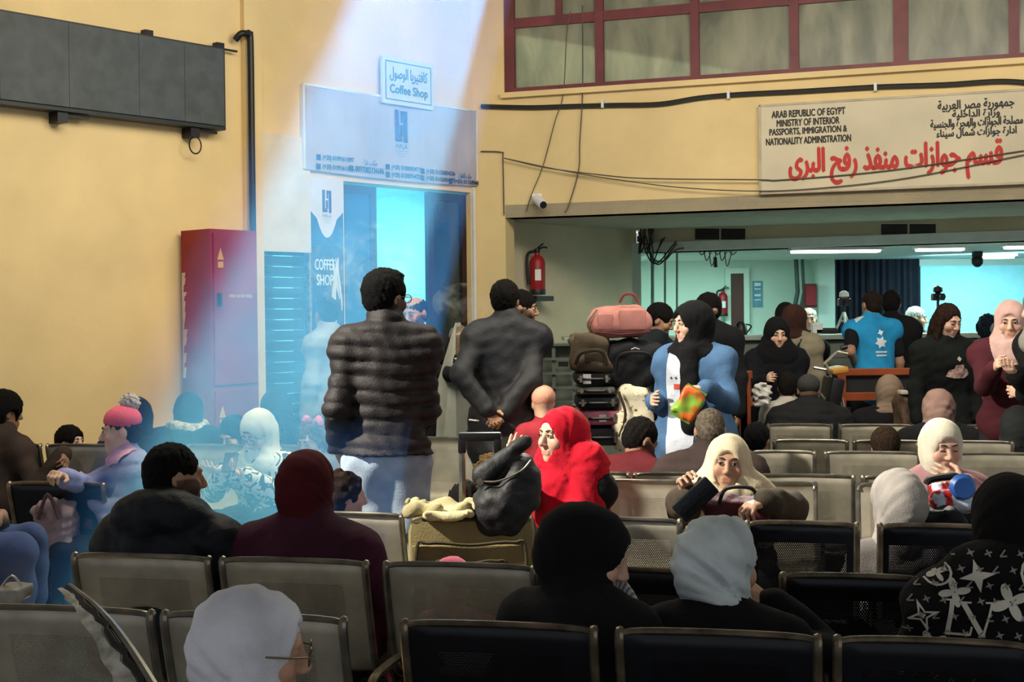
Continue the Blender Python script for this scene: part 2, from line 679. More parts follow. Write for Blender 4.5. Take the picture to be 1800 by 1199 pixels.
        for o_ in (-0.020, 0.0, 0.020):
            add('hand' + nm, 'c', Wp + hf * 0.012 + sd * o_ * 0.7 * hk2, Wp + (hf * 0.082 + sd * o_) * hk2, 0.018 * hk2, 0.0145 * hk2, 0.010)
        if det or hv is not None:
            for i in range(4):
                ln = (0.070, 0.078, 0.072, 0.056)[i] * hk2
                b0 = Wp + (hf * (0.086 - 0.003 * abs(i - 1)) + sd * (0.031 - 0.0205 * i)) * hk2
                spread = sd * (0.12 - 0.08 * i)
                a1, a2 = cu * (0.8 + 0.12 * i), cu * (2.1 + 0.15 * i)
                d1 = nrm(hf * math.cos(a1) + n * math.sin(a1) + spread * .6)
                d2 = nrm(hf * math.cos(a2) + n * math.sin(a2) + spread * .3)
                m1 = b0 + d1 * ln * 0.55
                add('hand' + nm, 'c', b0, m1, 0.0098 * hk2, 0.0088 * hk2, 0.004)
                add('hand' + nm, 'c', m1, m1 + d2 * ln * 0.5, 0.0088 * hk2, 0.0072 * hk2, 0.003)
            t0 = Wp + (hf * 0.025 + sd * 0.024) * hk2
            t1 = t0 + nrm(hf * 0.55 + sd * 0.65 + n * 0.45) * 0.045 * hk2
            t2 = t1 + nrm(hf * 0.9 + sd * 0.15 + n * 0.5) * 0.034 * hk2
            add('hand' + nm, 'c', t0, t1, 0.0145 * hk2, 0.0112 * hk2, 0.008)
            add('hand' + nm, 'c', t1, t2, 0.0112 * hk2, 0.0085 * hk2, 0.004)
        else:
            add('hand' + nm, 'c', Wp + hf * 0.07 * hk2, Wp + hf * 0.125 * hk2 + n * 0.04, 0.03 * hk2, 0.02 * hk2, 0.02)
        hnd[nm].update(n=n, sd=sd, hf=hf, k=hk2)
    # legs
    for sg, nm in ((-1, 'L'), (1, 'R')):
        if stand:
            hip = pel + np.array((sg * 0.088 * ws, 0, -0.02))
            kn = np.array((sg * 0.098 * ws, 0.012, 0.49 * s))
            an = np.array((sg * 0.105 * ws, -0.025, 0.085 * s))
        else:
            hip = pel + np.array((sg * 0.088 * ws, 0.02, -0.01))
            kn = hip + np.array((sg * 0.05, 0.40 * s, 0.015))
            an = np.array((kn[0] + sg * 0.01, kn[1] + 0.01, max(0.085, zp - 0.41 * s)))
        add('thigh' + nm, 'c', hip, kn, 0.088 * ws * fat, 0.058 * ws, 0.04)
        add('shin' + nm, 'c', kn, an, 0.056 * ws, 0.036 * ws, 0.02)
        add('foot' + nm, 'c', an + np.array((0, -0.01, -0.045)), an + np.array((sg * 0.02, 0.15 * s, -0.055)), 0.04 * ws, 0.032 * ws, 0.03)

    def bounds(prims):
        lo, hi = np.full(3, 9.0), np.full(3, -9.0)
        for q in prims:
            if q[0] == 'c':
                m = max(q[3], q[4])
                a, b = np.minimum(q[1], q[2]) - m, np.maximum(q[1], q[2]) + m
            else:
                m = max(q[2])
                a, b = q[1] - m, q[1] + m
            lo, hi = np.minimum(lo, a), np.maximum(hi, b)
        return lo, hi

    def run(fl, prims, e=0.0, k=None):
        for q in prims:
            op = q[-1] if isinstance(q[-1], str) else 'add'
            ee = e if op == 'add' else 0
            if q[0] == 'c':
                fl.cone(q[1], q[2], q[3] + ee, q[4] + ee, k or q[5], op)
            else:
                fl.ell(q[1], np.array(q[2]) + ee, q[3], k or q[4], op)

    near = d < 5.2
    # ---- body: one continuous skin
    tags = list(P)
    if not legs:
        tags = [t for t in tags if not t.startswith(('shin', 'foot'))]
    allp = [q for t in tags for q in P[t]]
    lo, hi = bounds(allp)
    fine = [[], [], []]
    fh = (0.0115, 0.0068, 0.005)[det]
    for a in range(3):
        fine[a].append((hc[a] - 0.125 * hs, hc[a] + 0.125 * hs, fh))
    for nm in 'LR':
        if hnd[nm]['vis']:
            bl, bh = bounds(P['hand' + nm])
            fhh = 0.0062 if d > 7 else 0.0048
            for a in range(3):
                fine[a].append((bl[a] - .008, bh[a] + .008, fhh))
    h0 = 0.024
    fl = Field(*[axis(lo[a] - 0.03, hi[a] + 0.03, h0, fine[a]) for a in range(3)])
    run(fl, allp)
    V, Q = fl.nets()
    q = ((V - hc) @ RH) / hs
    base_c = np.array(SKIN[skin])
    col = np.tile(base_c, (len(V), 1))
    inhead = (np.abs(q) < 0.16).all(1)
    lip = inhead & (np.abs(q[:, 0]) < 0.020 - 0.7 * np.abs(q[:, 2] + 0.064)) & (np.abs(q[:, 2] + 0.064) < 0.0105) & (q[:, 1] > 0.075)
    col[lip] = base_c * np.array((0.86, 0.62, 0.60))
    chk = np.exp(-(((np.abs(q[:, 0]) - 0.042) / 0.022) ** 2 + ((q[:, 2] + 0.03) / 0.022) ** 2)) * (inhead & (q[:, 1] > 0.02))
    col *= 1 - chk[:, None] * np.array((0.0, 0.16, 0.14))
    if beard:
        bc = np.array(rgb(beard))
        bm_ = inhead & (q[:, 1] > -0.015) & ((q[:, 2] < -0.045) | ((np.abs(q[:, 0]) > 0.056) & (q[:, 2] < -0.002))) & ~lip & (q[:, 2] > -0.135)
        mst = inhead & (np.abs(q[:, 0]) < 0.032) & (np.abs(q[:, 2] + 0.048) < 0.008) & (q[:, 1] > .06)
        col[bm_ | mst] = col[bm_ | mst] * 0.25 + bc * 0.75
    me = np_mesh("person", V, Q, col)
    skm = mat("skin", (1, 1, 1), rough=0.5, var=0.05, vscale=30, bump=0.08, bscale=150, attr='tint', spec=0.35)
    root = obj("person", me, None, skm, label=label, cat="person", group=group, loc=(base[0], base[1], 0), rot=(0, 0, yaw * D2R))
    TRI[0] += 2 * len(Q)
    meshes = {'body': (V, Q)}

    def grow(name, fn, prims_b, cell, m, disp=None, pad=0.06, color=None, fineb=None):
        lo, hi = bounds(prims_b)
        fl = Field(*[axis(lo[a] - pad, hi[a] + pad, cell, fineb[a] if fineb else ()) for a in range(3)])
        fn(fl)
        if disp is not None:
            X, Y, Z = fl.grid()
            near_ = np.abs(fl.F) < 0.06
            dd = disp(X, Y, Z)
            fl.F = np.where(near_, fl.F - dd, fl.F).astype(np.float32)
        V, Q = fl.nets()
        if not len(Q):
            return None
        me = np_mesh(name, V, Q)
        TRI[0] += 2 * len(Q)
        meshes[name] = (V, Q)
        return obj(name, me, root, m)

    cell = 0.0095 if near else (0.012 if d < 7.6 else 0.0155)
    sd_ = abs(int(px * 7 + py))
    # ---- upper garment
    if top:
        kind, colr = top[0], top[1]
        o = top[2] if len(top) > 2 else {}
        e = o.get('e', {'shirt': 0.012, 'jacket': 0.022, 'puffer': 0.032, 'coat': 0.028, 'abaya': 0.024, 'vest': 0.018}[kind])
        gm = o.get('mat') or cloth(colr, o.get('rough', 0.88), bump=o.get('bump', 0.25), bscale=o.get('bscale', 120), spec=o.get('spec', 0.25))
        pr = list(P['torso'])
        arms = []
        short = o.get('short', 0)
        for nm in 'LR':
            sg = hnd[nm]['sg']
            if kind == 'vest':
                continue
            ua, fa = P['uarm' + nm][0], P['farm' + nm][0]
            if short:
                arms.append(('c', ua[1], ua[1] + (ua[2] - ua[1]) * .62, ua[3] + .008, ua[4] + .012, .02))
            else:
                arms.append(ua)
                arms.append(('c', fa[1], fa[1] + (fa[2] - fa[1]) * o.get('sleeve', 0.95), fa[3] + 0.002, fa[4] + 0.010, 0.02))
        extra = []
        if not o.get('nocollar'):
            ch = o.get('collar', 0.035)
            extra.append(('c', nb - upv * 0.03, nb + upv * ch + fw * .012, 0.075 * ws, 0.066 * ws, 0.02))
        if o.get('hood'):
            extra.append(('e', nb - fw * 0.075 + upv * 0.015, np.array((0.155, 0.075, 0.075)) * ws, Rt, 0.03))
            extra.append(('c', nb - fw * .03 + rt * -.1 + upv * .03, nb + fw * .06 + rt * -.07 - upv * .03, .04, .035, .03))
            extra.append(('c', nb - fw * .03 + rt * .1 + upv * .03, nb + fw * .06 + rt * .07 - upv * .03, .04, .035, .03))
        lowp = []
        if kind in ('coat', 'abaya') or o.get('long'):
            if stand:
                zb = {'coat': 0.42, 'abaya': 0.06}.get(kind, 0.62) if not o.get('long') else o['long']
                lowp.append(('e', pel + np.array((0, 0, -0.05)), np.array((0.19 * tf, 0.145 * tf, 0.25)), None, 0.08))
                lowp.append(('c', pel + np.array((0, 0, -.02)), np.array((0, 0.01, zb + 0.18)), 0.155 * tf, 0.2 * ws, 0.08))
            else:
                lowp += [(q_[0], q_[1], q_[2], q_[3] + .02, q_[4] + .03, .07) for nm in 'LR' for q_ in P['thigh' + nm]]
        elif not stand:
            lowp.append(('e', pel + np.array((0, 0.03, 0.0)), np.array((0.18 * tf, 0.15 * tf, 0.11)), None, 0.06))
        if stand:
            lowp.append(('e', pel + np.array((0, 0, 0.0)), np.array((0.19 * tf, 0.15 * tf, 0.16)), None, 0.06))
        hem = o.get('hem', None)

        def fn(fl):
            run(fl, pr, e)
            run(fl, lowp, e * .6)
            run(fl, arms, e * 0.6, 0.03)
            run(fl, extra, e * .5)
            X, Y, Z = fl.grid()
            if stand:
                hz_ = hem if hem is not None else (zb if (kind in ('coat', 'abaya') or o.get('long')) else zp - 0.10)
                fl.F = np.maximum(fl.F, hz_ - Z)
        if kind == 'puffer':
            per = o.get('per', 0.062)

            def disp(X, Y, Z):
                ph = (Z + 0.012 * np.sin(9 * X + 1) + 0.01 * np.sin(11 * Y)) / per
                return 0.014 * np.sqrt(np.abs(np.sin(math.pi * ph))) - 0.010 + wrinkles(X, Y, Z, 0.0035, 0.07, sd_, (.6, .6, 1.4))
        else:
            wa = o.get('wr', 0.006)

            def disp(X, Y, Z):
                return wrinkles(X, Y, Z, wa * .8, o.get('ws', 0.2), sd_) + wrinkles(X, Y, Z, wa * .45, 0.085, sd_ + 1, (.5, .5, 1.4)) + wrinkles(X, Y, Z, wa * .2, 0.05, sd_ + 8)
        grow({'shirt': 'shirt', 'jacket': 'jacket', 'puffer': 'puffer_jacket', 'coat': 'coat', 'abaya': 'abaya', 'vest': 'vest'}[kind],
             fn, pr + arms + extra + lowp, o.get('cell', cell), gm, disp)
        if o.get('under'):
            um = cloth(o['under'])
            pr2 = list(P['torso'])
            ar2 = []
            for nm in 'LR':
                ua = P['uarm' + nm][0]
                ar2.append(('c', ua[1], ua[1] + (ua[2] - ua[1]) * .7, ua[3] + .006, ua[4] + .012, .02))
            grow('shirt', lambda fl: (run(fl, pr2, .008), run(fl, ar2, .008)), pr2 + ar2, 0.016, um)
    # ---- trousers
    if bottom and legs:
        bp = [P['torso'][0]] + [q_ for nm in 'LR' for t in ('thigh', 'shin') for q_ in P[t + nm]]
        bd = bottom if isinstance(bottom, tuple) else (bottom, {})
        bw = 0.008 if bd[1].get('wr') is None else bd[1]['wr']
        grow('trousers', lambda fl: (run(fl, bp, bd[1].get('e', 0.017))), bp, bd[1].get('cell', 0.024 if not stand else 0.016),
             bd[1].get('mat') or cloth(bd[0], 0.9), (lambda X, Y, Z: wrinkles(X, Y, Z, bw, 0.13, sd_ + 5)))
    if legs:
        for nm in 'LR':
            f_ = P['foot' + nm]
            grow('shoe', lambda fl: run(fl, f_, 0.012), f_, 0.02, cloth(shoes, 0.6))
    # ---- headscarf
    hcell = min(cell, 0.0085 if near else 0.0105)
    if scarf:
        sc_col = scarf[0]
        so = scarf[1] if len(scarf) > 1 else {}
        th = so.get('th', 0.016)
        op_ = so.get('open', (0.056, 0.085))
        dl = so.get('drape', 0.10)
        dw = so.get('dw', 1.0)
        bk = so.get('bun', bun)
        pr = [('e', hd(0, -0.014 - bk * .4, 0.028), np.array((0.076 + th, 0.094 + th + bk * .6, 0.088 + th)) * hs, RH, 0.03),
              ('e', hd(0, 0.010, -0.035), np.array((0.064 + th, 0.056 + th * .5, 0.086 + th * .6)) * hs, RH, 0.02),
              ('e', hd(0, -0.03 - bk, -0.035 + bk * .2), np.array((0.07 + th, 0.075 + th, 0.08 + th)) * hs, RH, 0.04),
              ('c', hd(0, 0.0, -0.085), nb + upv * 0.01, (0.068 + th * .6) * hs, 0.085 * ws, 0.04)]
        if dl > 0:
            pr += [('e', nb - upv * (0.01 + dl * .25) + fw * 0.01, np.array((0.135 * ws * dw + .02, 0.115 * ws + .012, 0.05 + dl * .55)), Rt, 0.05)]
        for q_ in so.get('tails', []):      # (from, to, r0, r1) in torso frame about the neck base
            a = nb + rt * q_[0][0] + fw * q_[0][1] + upv * q_[0][2]
            b = nb + rt * q_[1][0] + fw * q_[1][1] + upv * q_[1][2]
            pr.append(('c', a, b, q_[2], q_[3], 0.03))
        oz = so.get('oz', -0.018)

        def fn(fl):
            run(fl, pr)
            fl.ell(hd(0, 0.125, oz), np.array((op_[0], 0.098, op_[1])) * hs, RH, 0.008, 'sub')

        wa = so.get('wr', 0.0045)
        pv = hd(0, 0.05, -0.12)
        Rx, Rz_ = RH[:, 1], RH[:, 2]
        Rr = RH[:, 0]

        def disp(X, Y, Z):
            a, b, c = X - pv[0], Y - pv[1], Z - pv[2]
            v = a * Rx[0] + b * Rx[1] + c * Rx[2]
            u = a * Rz_[0] + b * Rz_[1] + c * Rz_[2]
            w_ = a * Rr[0] + b * Rr[1] + c * Rr[2]
            ang = np.arctan2(u, -v + 1e-4)
            rad = np.sqrt(u * u + v * v)
            cr = np.abs(np.sin(ang * so.get('fr', 8) + 4 * w_ + sd_ + 0.8 * np.sin(9 * ang))) - .6
            c2 = np.abs(np.sin(ang * so.get('fr', 8) * 2.3 - 9 * w_ + 2)) - .6
            return wa * (cr * np.clip((0.34 - rad) / .16, 0.25, 1) + 0.45 * c2) + wrinkles(X, Y, Z, wa * .35, 0.07, sd_ + 2)
        grow('headscarf', fn, pr, so.get('cell', hcell), so.get('mat') or cloth(sc_col, 0.92, bscale=200), disp)
        if so.get('band'):
            prb = [('e', hd(0, -0.006, 0.026), np.array((0.0795, 0.0965, 0.0905)) * hs, RH, 0.02),
                   ('e', hd(0, 0.018, -0.028), np.array((0.067, 0.071, 0.085)) * hs, RH, 0.03)]

            def fb(fl):
                run(fl, prb)
                fl.ell(hd(0, 0.13, -0.026), np.array((op_[0] - .009, 0.1, op_[1] - .013)) * hs, RH, 0.006, 'sub')
            grow('underscarf', fb, prb, 0.009, cloth(so['band']))
    # ---- hair
    if hair:
        hcol, hkind = hair[0], hair[1]
        ho = hair[2] if len(hair) > 2 else {}
        th = ho.get('th', 0.012)
        pr = [('e', hd(0, -0.016, 0.034), np.array((0.075 + th, 0.093 + th, 0.087 + th)) * hs, RH, 0.02)]
        if hkind == 'short':
            pr.append(('e', hd(0, -0.045, -0.015), np.array((0.066 + th * .3, 0.058 + th * .4, 0.065)) * hs, RH, 0.02))
            if ho.get('quiff'):
                pr.append(('e', hd(0.0, 0.035, 0.105), np.array((0.06, 0.055, 0.026)) * hs, RH, 0.02))
        if hkind == 'long':
            pr.append(('e', hd(0, -0.035, -0.05), np.array((0.092, 0.07, 0.11)) * hs, RH, 0.03))
            for sg in (-1, 1):
                pr.append(('c', hd(sg * 0.075, 0.01, 0.02), hd(sg * 0.10, 0.03, -0.17), 0.026 * hs, 0.022 * hs, 0.03))
            pr.append(('c', hd(0, -0.07, -0.05), hd(0, -0.09, -0.25), 0.075 * hs, 0.06 * hs, 0.04))
        if hkind == 'curly':
            pr.append(('e', hd(0, -0.04, -0.01), np.array((0.095, 0.085, 0.10)) * hs, RH, 0.03))

        def fn(fl):
            run(fl, pr)
            fz = ho.get('front', 0.0)
            fl.ell(hd(0, 0.125, -0.040 + fz), np.array((0.078, 0.075, 0.108)) * hs, RH, 0.012, 'sub')
            if hkind == 'short':
                X, Y, Z = fl.grid()
                cc = hd(0, 0, ho.get('nape', -0.062))
                nn = nrm(RH @ np.array((0, -0.35, 1.0)))
                fl.F = np.maximum(fl.F, -((X - cc[0]) * nn[0] + (Y - cc[1]) * nn[1] + (Z - cc[2]) * nn[2]))
                for sg in (-1, 1):
                    fl.ell(hd(sg * 0.092, 0.018, -0.030), np.array((0.045, 0.046, 0.052)) * hs, RH, 0.008, 'sub')
            if ho.get('bald'):
                fl.ell(hd(0, 0.0, 0.13), np.array((0.062, 0.095, 0.085)) * hs, RH, 0.01, 'sub')
        ha = ho.get('rough', 0.004 if hkind != 'curly' else 0.011)
        grow('hair', fn, pr, 0.0075 if det or near else 0.010,
             mat("hair_%s" % hcol, hcol, rough=0.75, var=0.3, vscale=60, bump=0.8, bscale=220, spec=0.12),
             lambda X, Y, Z: wrinkles(X, Y, Z, ha, 0.022 if hkind != 'curly' else 0.035, sd_ + 3, (1, 1, .5)))
    # ---- knitted or peaked hat
    if hat:
        ho = hat[1] if len(hat) > 1 else {}
        pr = [('e', hd(0, -0.014, 0.046 + ho.get('up', 0)), np.array((0.086, 0.102, 0.084)) * hs, RH, 0.02)]

        def fn(fl):
            run(fl, pr)
            X, Y, Z = fl.grid()
            cc = hd(0, 0.05, ho.get('brim', 0.032))
            nn = nrm(RH @ np.array((0, 0.28, -1.0)))
            fl.F = np.maximum(fl.F, (X - cc[0]) * nn[0] + (Y - cc[1]) * nn[1] + (Z - cc[2]) * nn[2])

        def disp(X, Y, Z):
            a = np.arctan2(X - hc[0], Y - hc[1])
            return 0.0012 * np.sin(a * 40)
        grow('knit_hat', fn, pr, 0.0068, cloth(hat[0], bscale=260), disp)
        if ho.get('pom'):
            c = hd(*ho.get('pompos', (0.0, -0.075, 0.13)))
            pp = [('e', c, np.array((0.052, 0.052, 0.052)) * hs, None, 0.01)]
            grow('pompom', lambda fl: run(fl, pp), pp, 0.006, cloth(ho['pom']), lambda X, Y, Z: wrinkles(X, Y, Z, 0.011, 0.013, 5))
    # ---- eyes, brows
    if det and eyes != 'none':
        RHm = Matrix([list(r_) for r_ in RH])
        hcv = Vector(hc)
        for sg in (-1, 1):
            if eyes != 'closed':
                m_ = MB()
                c = Vector(hd(sg * 0.0305, 0.0835, 0.0055))
                Mx = Matrix.Translation(c) @ RHm.to_4x4() @ Matrix.Diagonal((0.0125 * hs, 0.0105 * hs, 0.0066 * hs, 1))
                bmesh.ops.create_uvsphere(m_.bm, u_segments=12, v_segments=8, radius=1, matrix=Mx)
                e_ = m_.build('eye', mat("eye_white", '#d8cfc4', rough=0.3, var=0.05), root, True)
                gz = 0.0 if eyes is None else eyes
                m2 = MB()
                Mx = Matrix.Translation(Vector(hd(sg * 0.0305 + gz, 0.0915, 0.0055))) @ RHm.to_4x4() @ Matrix.Diagonal((0.0058 * hs, 0.0035 * hs, 0.0058 * hs, 1))
                bmesh.ops.create_uvsphere(m2.bm, u_segments=10, v_segments=6, radius=1, matrix=Mx)
                m2.build('iris', mat("eye_iris", '#1d120b', rough=0.2, var=0.1), e_, True)
            lz = 0.0105 if eyes != 'closed' else 0.0015
            m4 = MB()
            m4.tube([hd(sg * 0.016, 0.0925, lz - .003), hd(sg * 0.024, 0.0965, lz), hd(sg * 0.033, 0.095, lz), hd(sg * 0.044, 0.0885, lz - .004)],
                    [0.001 * hs, 0.0022 * hs, 0.0024 * hs, 0.0012 * hs], 6)
            m4.build('eyelash', mat("lash", '#120c0a', var=0.1), root, True)
            m3 = MB()
            m3.tube([hd(sg * 0.012, 0.0955, 0.0245), hd(sg * 0.024, 0.0955, 0.0295), hd(sg * 0.036, 0.089, 0.0295), hd(sg * 0.048, 0.078, 0.024)],
                    [0.0022 * hs, 0.0038 * hs, 0.0034 * hs, 0.001 * hs], 6)
            m3.build('eyebrow', mat("brow_%s" % brows, brows, var=0.2), root, True)
    if glasses:
        m_ = MB()
        for sg in (-1, 1):
            pts = [hd(sg * 0.033 + 0.025 * math.cos(t), 0.112, 0.004 + 0.019 * math.sin(t)) for t in np.linspace(0, 2 * math.pi, 15)]
            m_.tube(pts, 0.0022, 6)
            m_.tube([hd(sg * 0.058, 0.111, 0.008), hd(sg * 0.081, 0.07, 0.008), hd(sg * 0.084, -0.01, 0.006)], 0.002, 6)
        m_.tube([hd(-0.009, 0.112, 0.008), hd(0.009, 0.112, 0.008)], 0.002, 6)
        g_ = m_.build('glasses', mat("glasses_%s" % glasses, glasses, rough=0.3, metal=0.6), root, True)
        m2 = MB()
        for sg in (-1, 1):
            m2.poly([hd(sg * 0.033 + 0.024 * math.cos(t), 0.112, 0.004 + 0.018 * math.sin(t)) for t in np.linspace(0, 2 * math.pi, 14)[:-1]])
        m2.build('lens', mat("lens", '#dfe8ee', rough=0.05, alpha=0.16, var=0.0), g_)
    PEOPLE.append((label[:38], round(T, 2), round(s, 2), 2 * len(Q)))
    return dict(root=root, meshes=meshes, hd=hd, nb=nb, rt=rt, fw=fw, up=upv, loc=loc, hands=hnd, base=base, yaw=yaw, pel=pel, hc=hc, T=T, s=s)


def project(P_, garment, name, shapes, origin, ax, ay, direction, m, parent=None, off=0.004, sub=0.012):
    """flat print laid on a garment: 2-D polygons (metres) dropped along direction onto its surface"""
    V, Q = P_['meshes'][garment]
    bvh = BVHTree.FromPolygons([Vector(v) for v in V], [tuple(int(i) for i in q) for q in Q])
    bm = bmesh.new()
    dr = Vector(direction).normalized()
    for sh_ in shapes:
        b2 = bmesh.new()
        f = b2.faces.new([b2.verts.new((p[0], p[1], 0)) for p in sh_])
        bmesh.ops.triangulate(b2, faces=[f])
        for _ in range(4):
            ed = [e for e in b2.edges if e.calc_length() > sub]
            if not ed:
                break
            bmesh.ops.subdivide_edges(b2, edges=ed, cuts=1)
            bmesh.ops.triangulate(b2, faces=b2.faces[:])
        b2.verts.index_update()
        mp = {}
        for v in b2.verts:
            w_ = Vector(origin) + Vector(ax) * v.co.x + Vector(ay) * v.co.y
            hit = bvh.ray_cast(w_ - dr * 0.6, dr)
            if hit[0] is not None:
                mp[v.index] = bm.verts.new(hit[0] - dr * off)
        for f in b2.faces:
            if all(v.index in mp for v in f.verts):
                bm.faces.new([mp[v.index] for v in f.verts])
        b2.free()
    if not len(bm.faces):
        bm.free()
        return None
    me = bpy.data.meshes.new(name)
    bm.to_mesh(me)
    bm.free()
    return obj(name, me, parent or P_['root'], m)

# ------------------------------------------------------------------ the hall
LO, LU, LN = Vector((-2.1, 11.0, 0)), Vector((0.6585, 0.7526, 0)), Vector((0.7526, -0.6585, 0))     # left wall
RO, RU, RN = Vector((-0.33, 13.0, 0)), Vector((0.9445, -0.3285, 0)), Vector((-0.3285, -0.9445, 0))  # wall with the window band
ZV = Vector((0, 0, 1))


def lw(px, py, out=0.0):
    """(u, z) on the left wall (or on a plane standing proud of it)"""
    p = at_plane(px, py, LO + LN * out, LN)
    return (p - LO).dot(LU), p.z


def rw(px, py, out=0.0):
    p = at_plane(px, py, RO + RN * out, RN)
    return (p - RO).dot(RU), p.z


def LP(u, z, n=0.0):
    return LO + LU * u + ZV * z + LN * n


def RP(u, z, n=0.0):
    return RO + RU * u + ZV * z + RN * n


def slab(mb, P, u0, u1, z0, z1, n0, n1):
    mb.prism([P(u0, z0, n0), P(u1, z0, n0), P(u1, z1, n0), P(u0, z1, n0)], P(0, 0, n1) - P(0, 0, n0))


m_yellow = mat("painted_plaster_yellow", '#e2c892', rough=0.85, var=0.07, vscale=1.3, bump=0.15, bscale=25)
m_cream = mat("painted_plaster_cream", '#c9c0a4', rough=0.85, var=0.08, vscale=1.5, bump=0.15, bscale=25)
m_pale = mat("painted_plaster_pale_green", '#c2d2c6', rough=0.85, var=0.06, vscale=1.5, bump=0.1, bscale=25)
m_ceil = mat("ceiling_white", '#b9b8ac', rough=0.9, var=0.06)
m_floor = mat("floor_tiles", '#77736b', rough=0.35, var=0.2, vscale=3, bump=0.05)
m_black = mat("black_plastic", '#141518', rough=0.45)
m_maroon = mat("maroon_painted_metal", '#6f3236', rough=0.5, var=0.15, vscale=4)
m_white = mat("white_sheet", '#d8dadb', rough=0.6, var=0.05)
m_dkred = mat("cabinet_red", '#8f1620', rough=0.45, var=0.14, vscale=3, bump=0.03)
m_chrome = mat("bare_metal", '#a8a294', rough=0.3, metal=0.9, var=0.2, vscale=20)
m_letter = mat("letter_black", '#1c1b1a', var=0.05)
m_redletter = mat("letter_red", '#b8261f', var=0.08)

# floor
MB().box((1.0, 8.0, -0.05), (16, 22, 0.1)).build('floor', m_floor, kind='structure')
# left wall with door and kiosk openings
uC = (RO - LO).dot(LU)                # corner with the window wall
u_end = lw(1122, 500)[0]
uDa, uDb = lw(606, 500)[0], lw(829, 500)[0]
zD = lw(700, 327)[1]
uKa, uKb = lw(455, 600)[0], lw(546, 600)[0]
zK = lw(500, 441)[1]
u_start = -5.2
wl = MB()
TH = -0.22
slab(wl, LP, u_start, uKa, 0, CEIL_Z, 0, TH)
slab(wl, LP, uKa, uKb, zK, CEIL_Z, 0, TH)
slab(wl, LP, uKb, uDa, 0, CEIL_Z, 0, TH)
slab(wl, LP, uDa, uDb, zD, CEIL_Z, 0, TH)
slab(wl, LP, uDb, uC, 0, CEIL_Z, 0, TH)
wl.build('wall_left', m_yellow, kind='structure')
wl = MB()
slab(wl, LP, uC, u_end, 0, 2.75, -0.02, TH)
wl.build('wall_recess', m_cream, kind='structure')
# shallow pilaster beside the pipe
pl = MB()
ua, ub = lw(426, 300)[0], lw(452, 300)[0]
slab(pl, LP, ua, ub + .02, 0, CEIL_Z, 0.0, 0.05)
pl.build('trim_1', m_yellow, kind='structure')
# window wall: pier, spandrel over the passport hall, opening for the window band
zB = 2.55                              # underside of the overhang
zW0 = 3.72                             # window sill
u_w = rw(888, 100)[0]
u_pier = rw(889, 450)[0]
UR = 7.0
wr = MB()
slab(wr, RP, -0.02, u_pier, 0, CEIL_Z, 0, -0.25)
slab(wr, RP, u_pier, UR, zB, zW0, 0, -0.25)
wr.build('wall_window_side', m_yellow, kind='structure')
ww = MB()
slab(ww, RP, u_w - .03, UR, zW0 - .05, zW0, 0.0, 0.06)
ww.build('trim_2', m_yellow, kind='structure')
# underside of the overhang and the roof behind the window band
sf = MB()
pA, pB = RP(u_pier, zB), RP(UR, zB)
bA, bB = Vector((1.40, 15.0, zB)), Vector((8.2, 11.95, zB))
sf.prism([pA, pB, bB + Vector((0, .4, 0)), bA + Vector((-.2, .5, 0)), Vector((-.3, 13.2, zB))], (0, 0, 0.12))
sf.build('ceiling_overhang', m_ceil, kind='structure')
# hall ceiling with roof openings for the sun
HX, HY = -0.59, 11.70
holes = [(HX - .53, HX + .53, HY - .48, HY + .48), (0.2, 2.2, 10.3, 12.1), (2.2, 3.3, 10.3, 11.7)]
cxs = sorted({-7.0, 8.0} | {h[0] for h in holes} | {h[1] for h in holes})
cys = sorted({-1.0, 13.6} | {h[2] for h in holes} | {h[3] for h in holes})
cl = MB()
for i in range(len(cxs) - 1):
    for j in range(len(cys) - 1):
        xm, ym = (cxs[i] + cxs[i + 1]) / 2, (cys[j] + cys[j + 1]) / 2
        if any(h[0] < xm < h[1] and h[2] < ym < h[3] for h in holes):
            continue
        cl.box((xm, ym, CEIL_Z + .06), (cxs[i + 1] - cxs[i], cys[j + 1] - cys[j], 0.12))
cl.build('ceiling', m_ceil, kind='structure')
# added tinted sheets dimming the sun through the two larger openings
m_dimmer = bpy.data.materials.new("sun_dimming_sheet")
m_dimmer.use_nodes = True
nt = m_dimmer.node_tree
tr_ = nt.nodes.new('ShaderNodeBsdfTransparent')
tr_.inputs[0].default_value = (0.24, 0.24, 0.225, 1)
nt.links.new(tr_.outputs[0], nt.nodes["Material Output"].inputs[0])
sk_ = obj('sun_dimmer', None, kind='structure', loc=(1.7, 11.2, CEIL_Z))
WORLD_PARENTS.add(sk_.name)
for h in holes[1:]:
    MB().box(((h[0] + h[1]) / 2, (h[2] + h[3]) / 2, CEIL_Z + .06), (h[1] - h[0], h[3] - h[2], .01)).build('pane', m_dimmer, sk_)

# ---- window band
m_pane = mat("dirty_glass", '#908e78', rough=0.35, var=0.35, vscale=2.2, spec=0.5, col2='#5a5d50')
nt = m_pane.node_tree
mp_ = nt.nodes.new('ShaderNodeMapping')          # grime runs down the glass
mp_.inputs['Scale'].default_value = (2.4, 2.4, 0.8)
nt.links.new(nt.nodes['Texture Coordinate'].outputs['Object'], mp_.inputs[0])
nt.links.new(mp_.outputs[0], nt.nodes['Noise Texture'].inputs['Vector'])
nt.nodes['Noise Texture'].inputs['Distortion'].default_value = 0.4
b_ = nt.nodes["Principled BSDF"]
tl_ = nt.nodes.new('ShaderNodeBsdfTranslucent')
tl_.inputs[0].default_value = (0.30, 0.33, 0.25, 1)
mx_ = nt.nodes.new('ShaderNodeMixShader')
mx_.inputs[0].default_value = 0.30
nt.links.new(b_.outputs[0], mx_.inputs[1])
nt.links.new(tl_.outputs[0], mx_.inputs[2])
nt.links.new(mx_.outputs[0], nt.nodes["Material Output"].inputs[0])
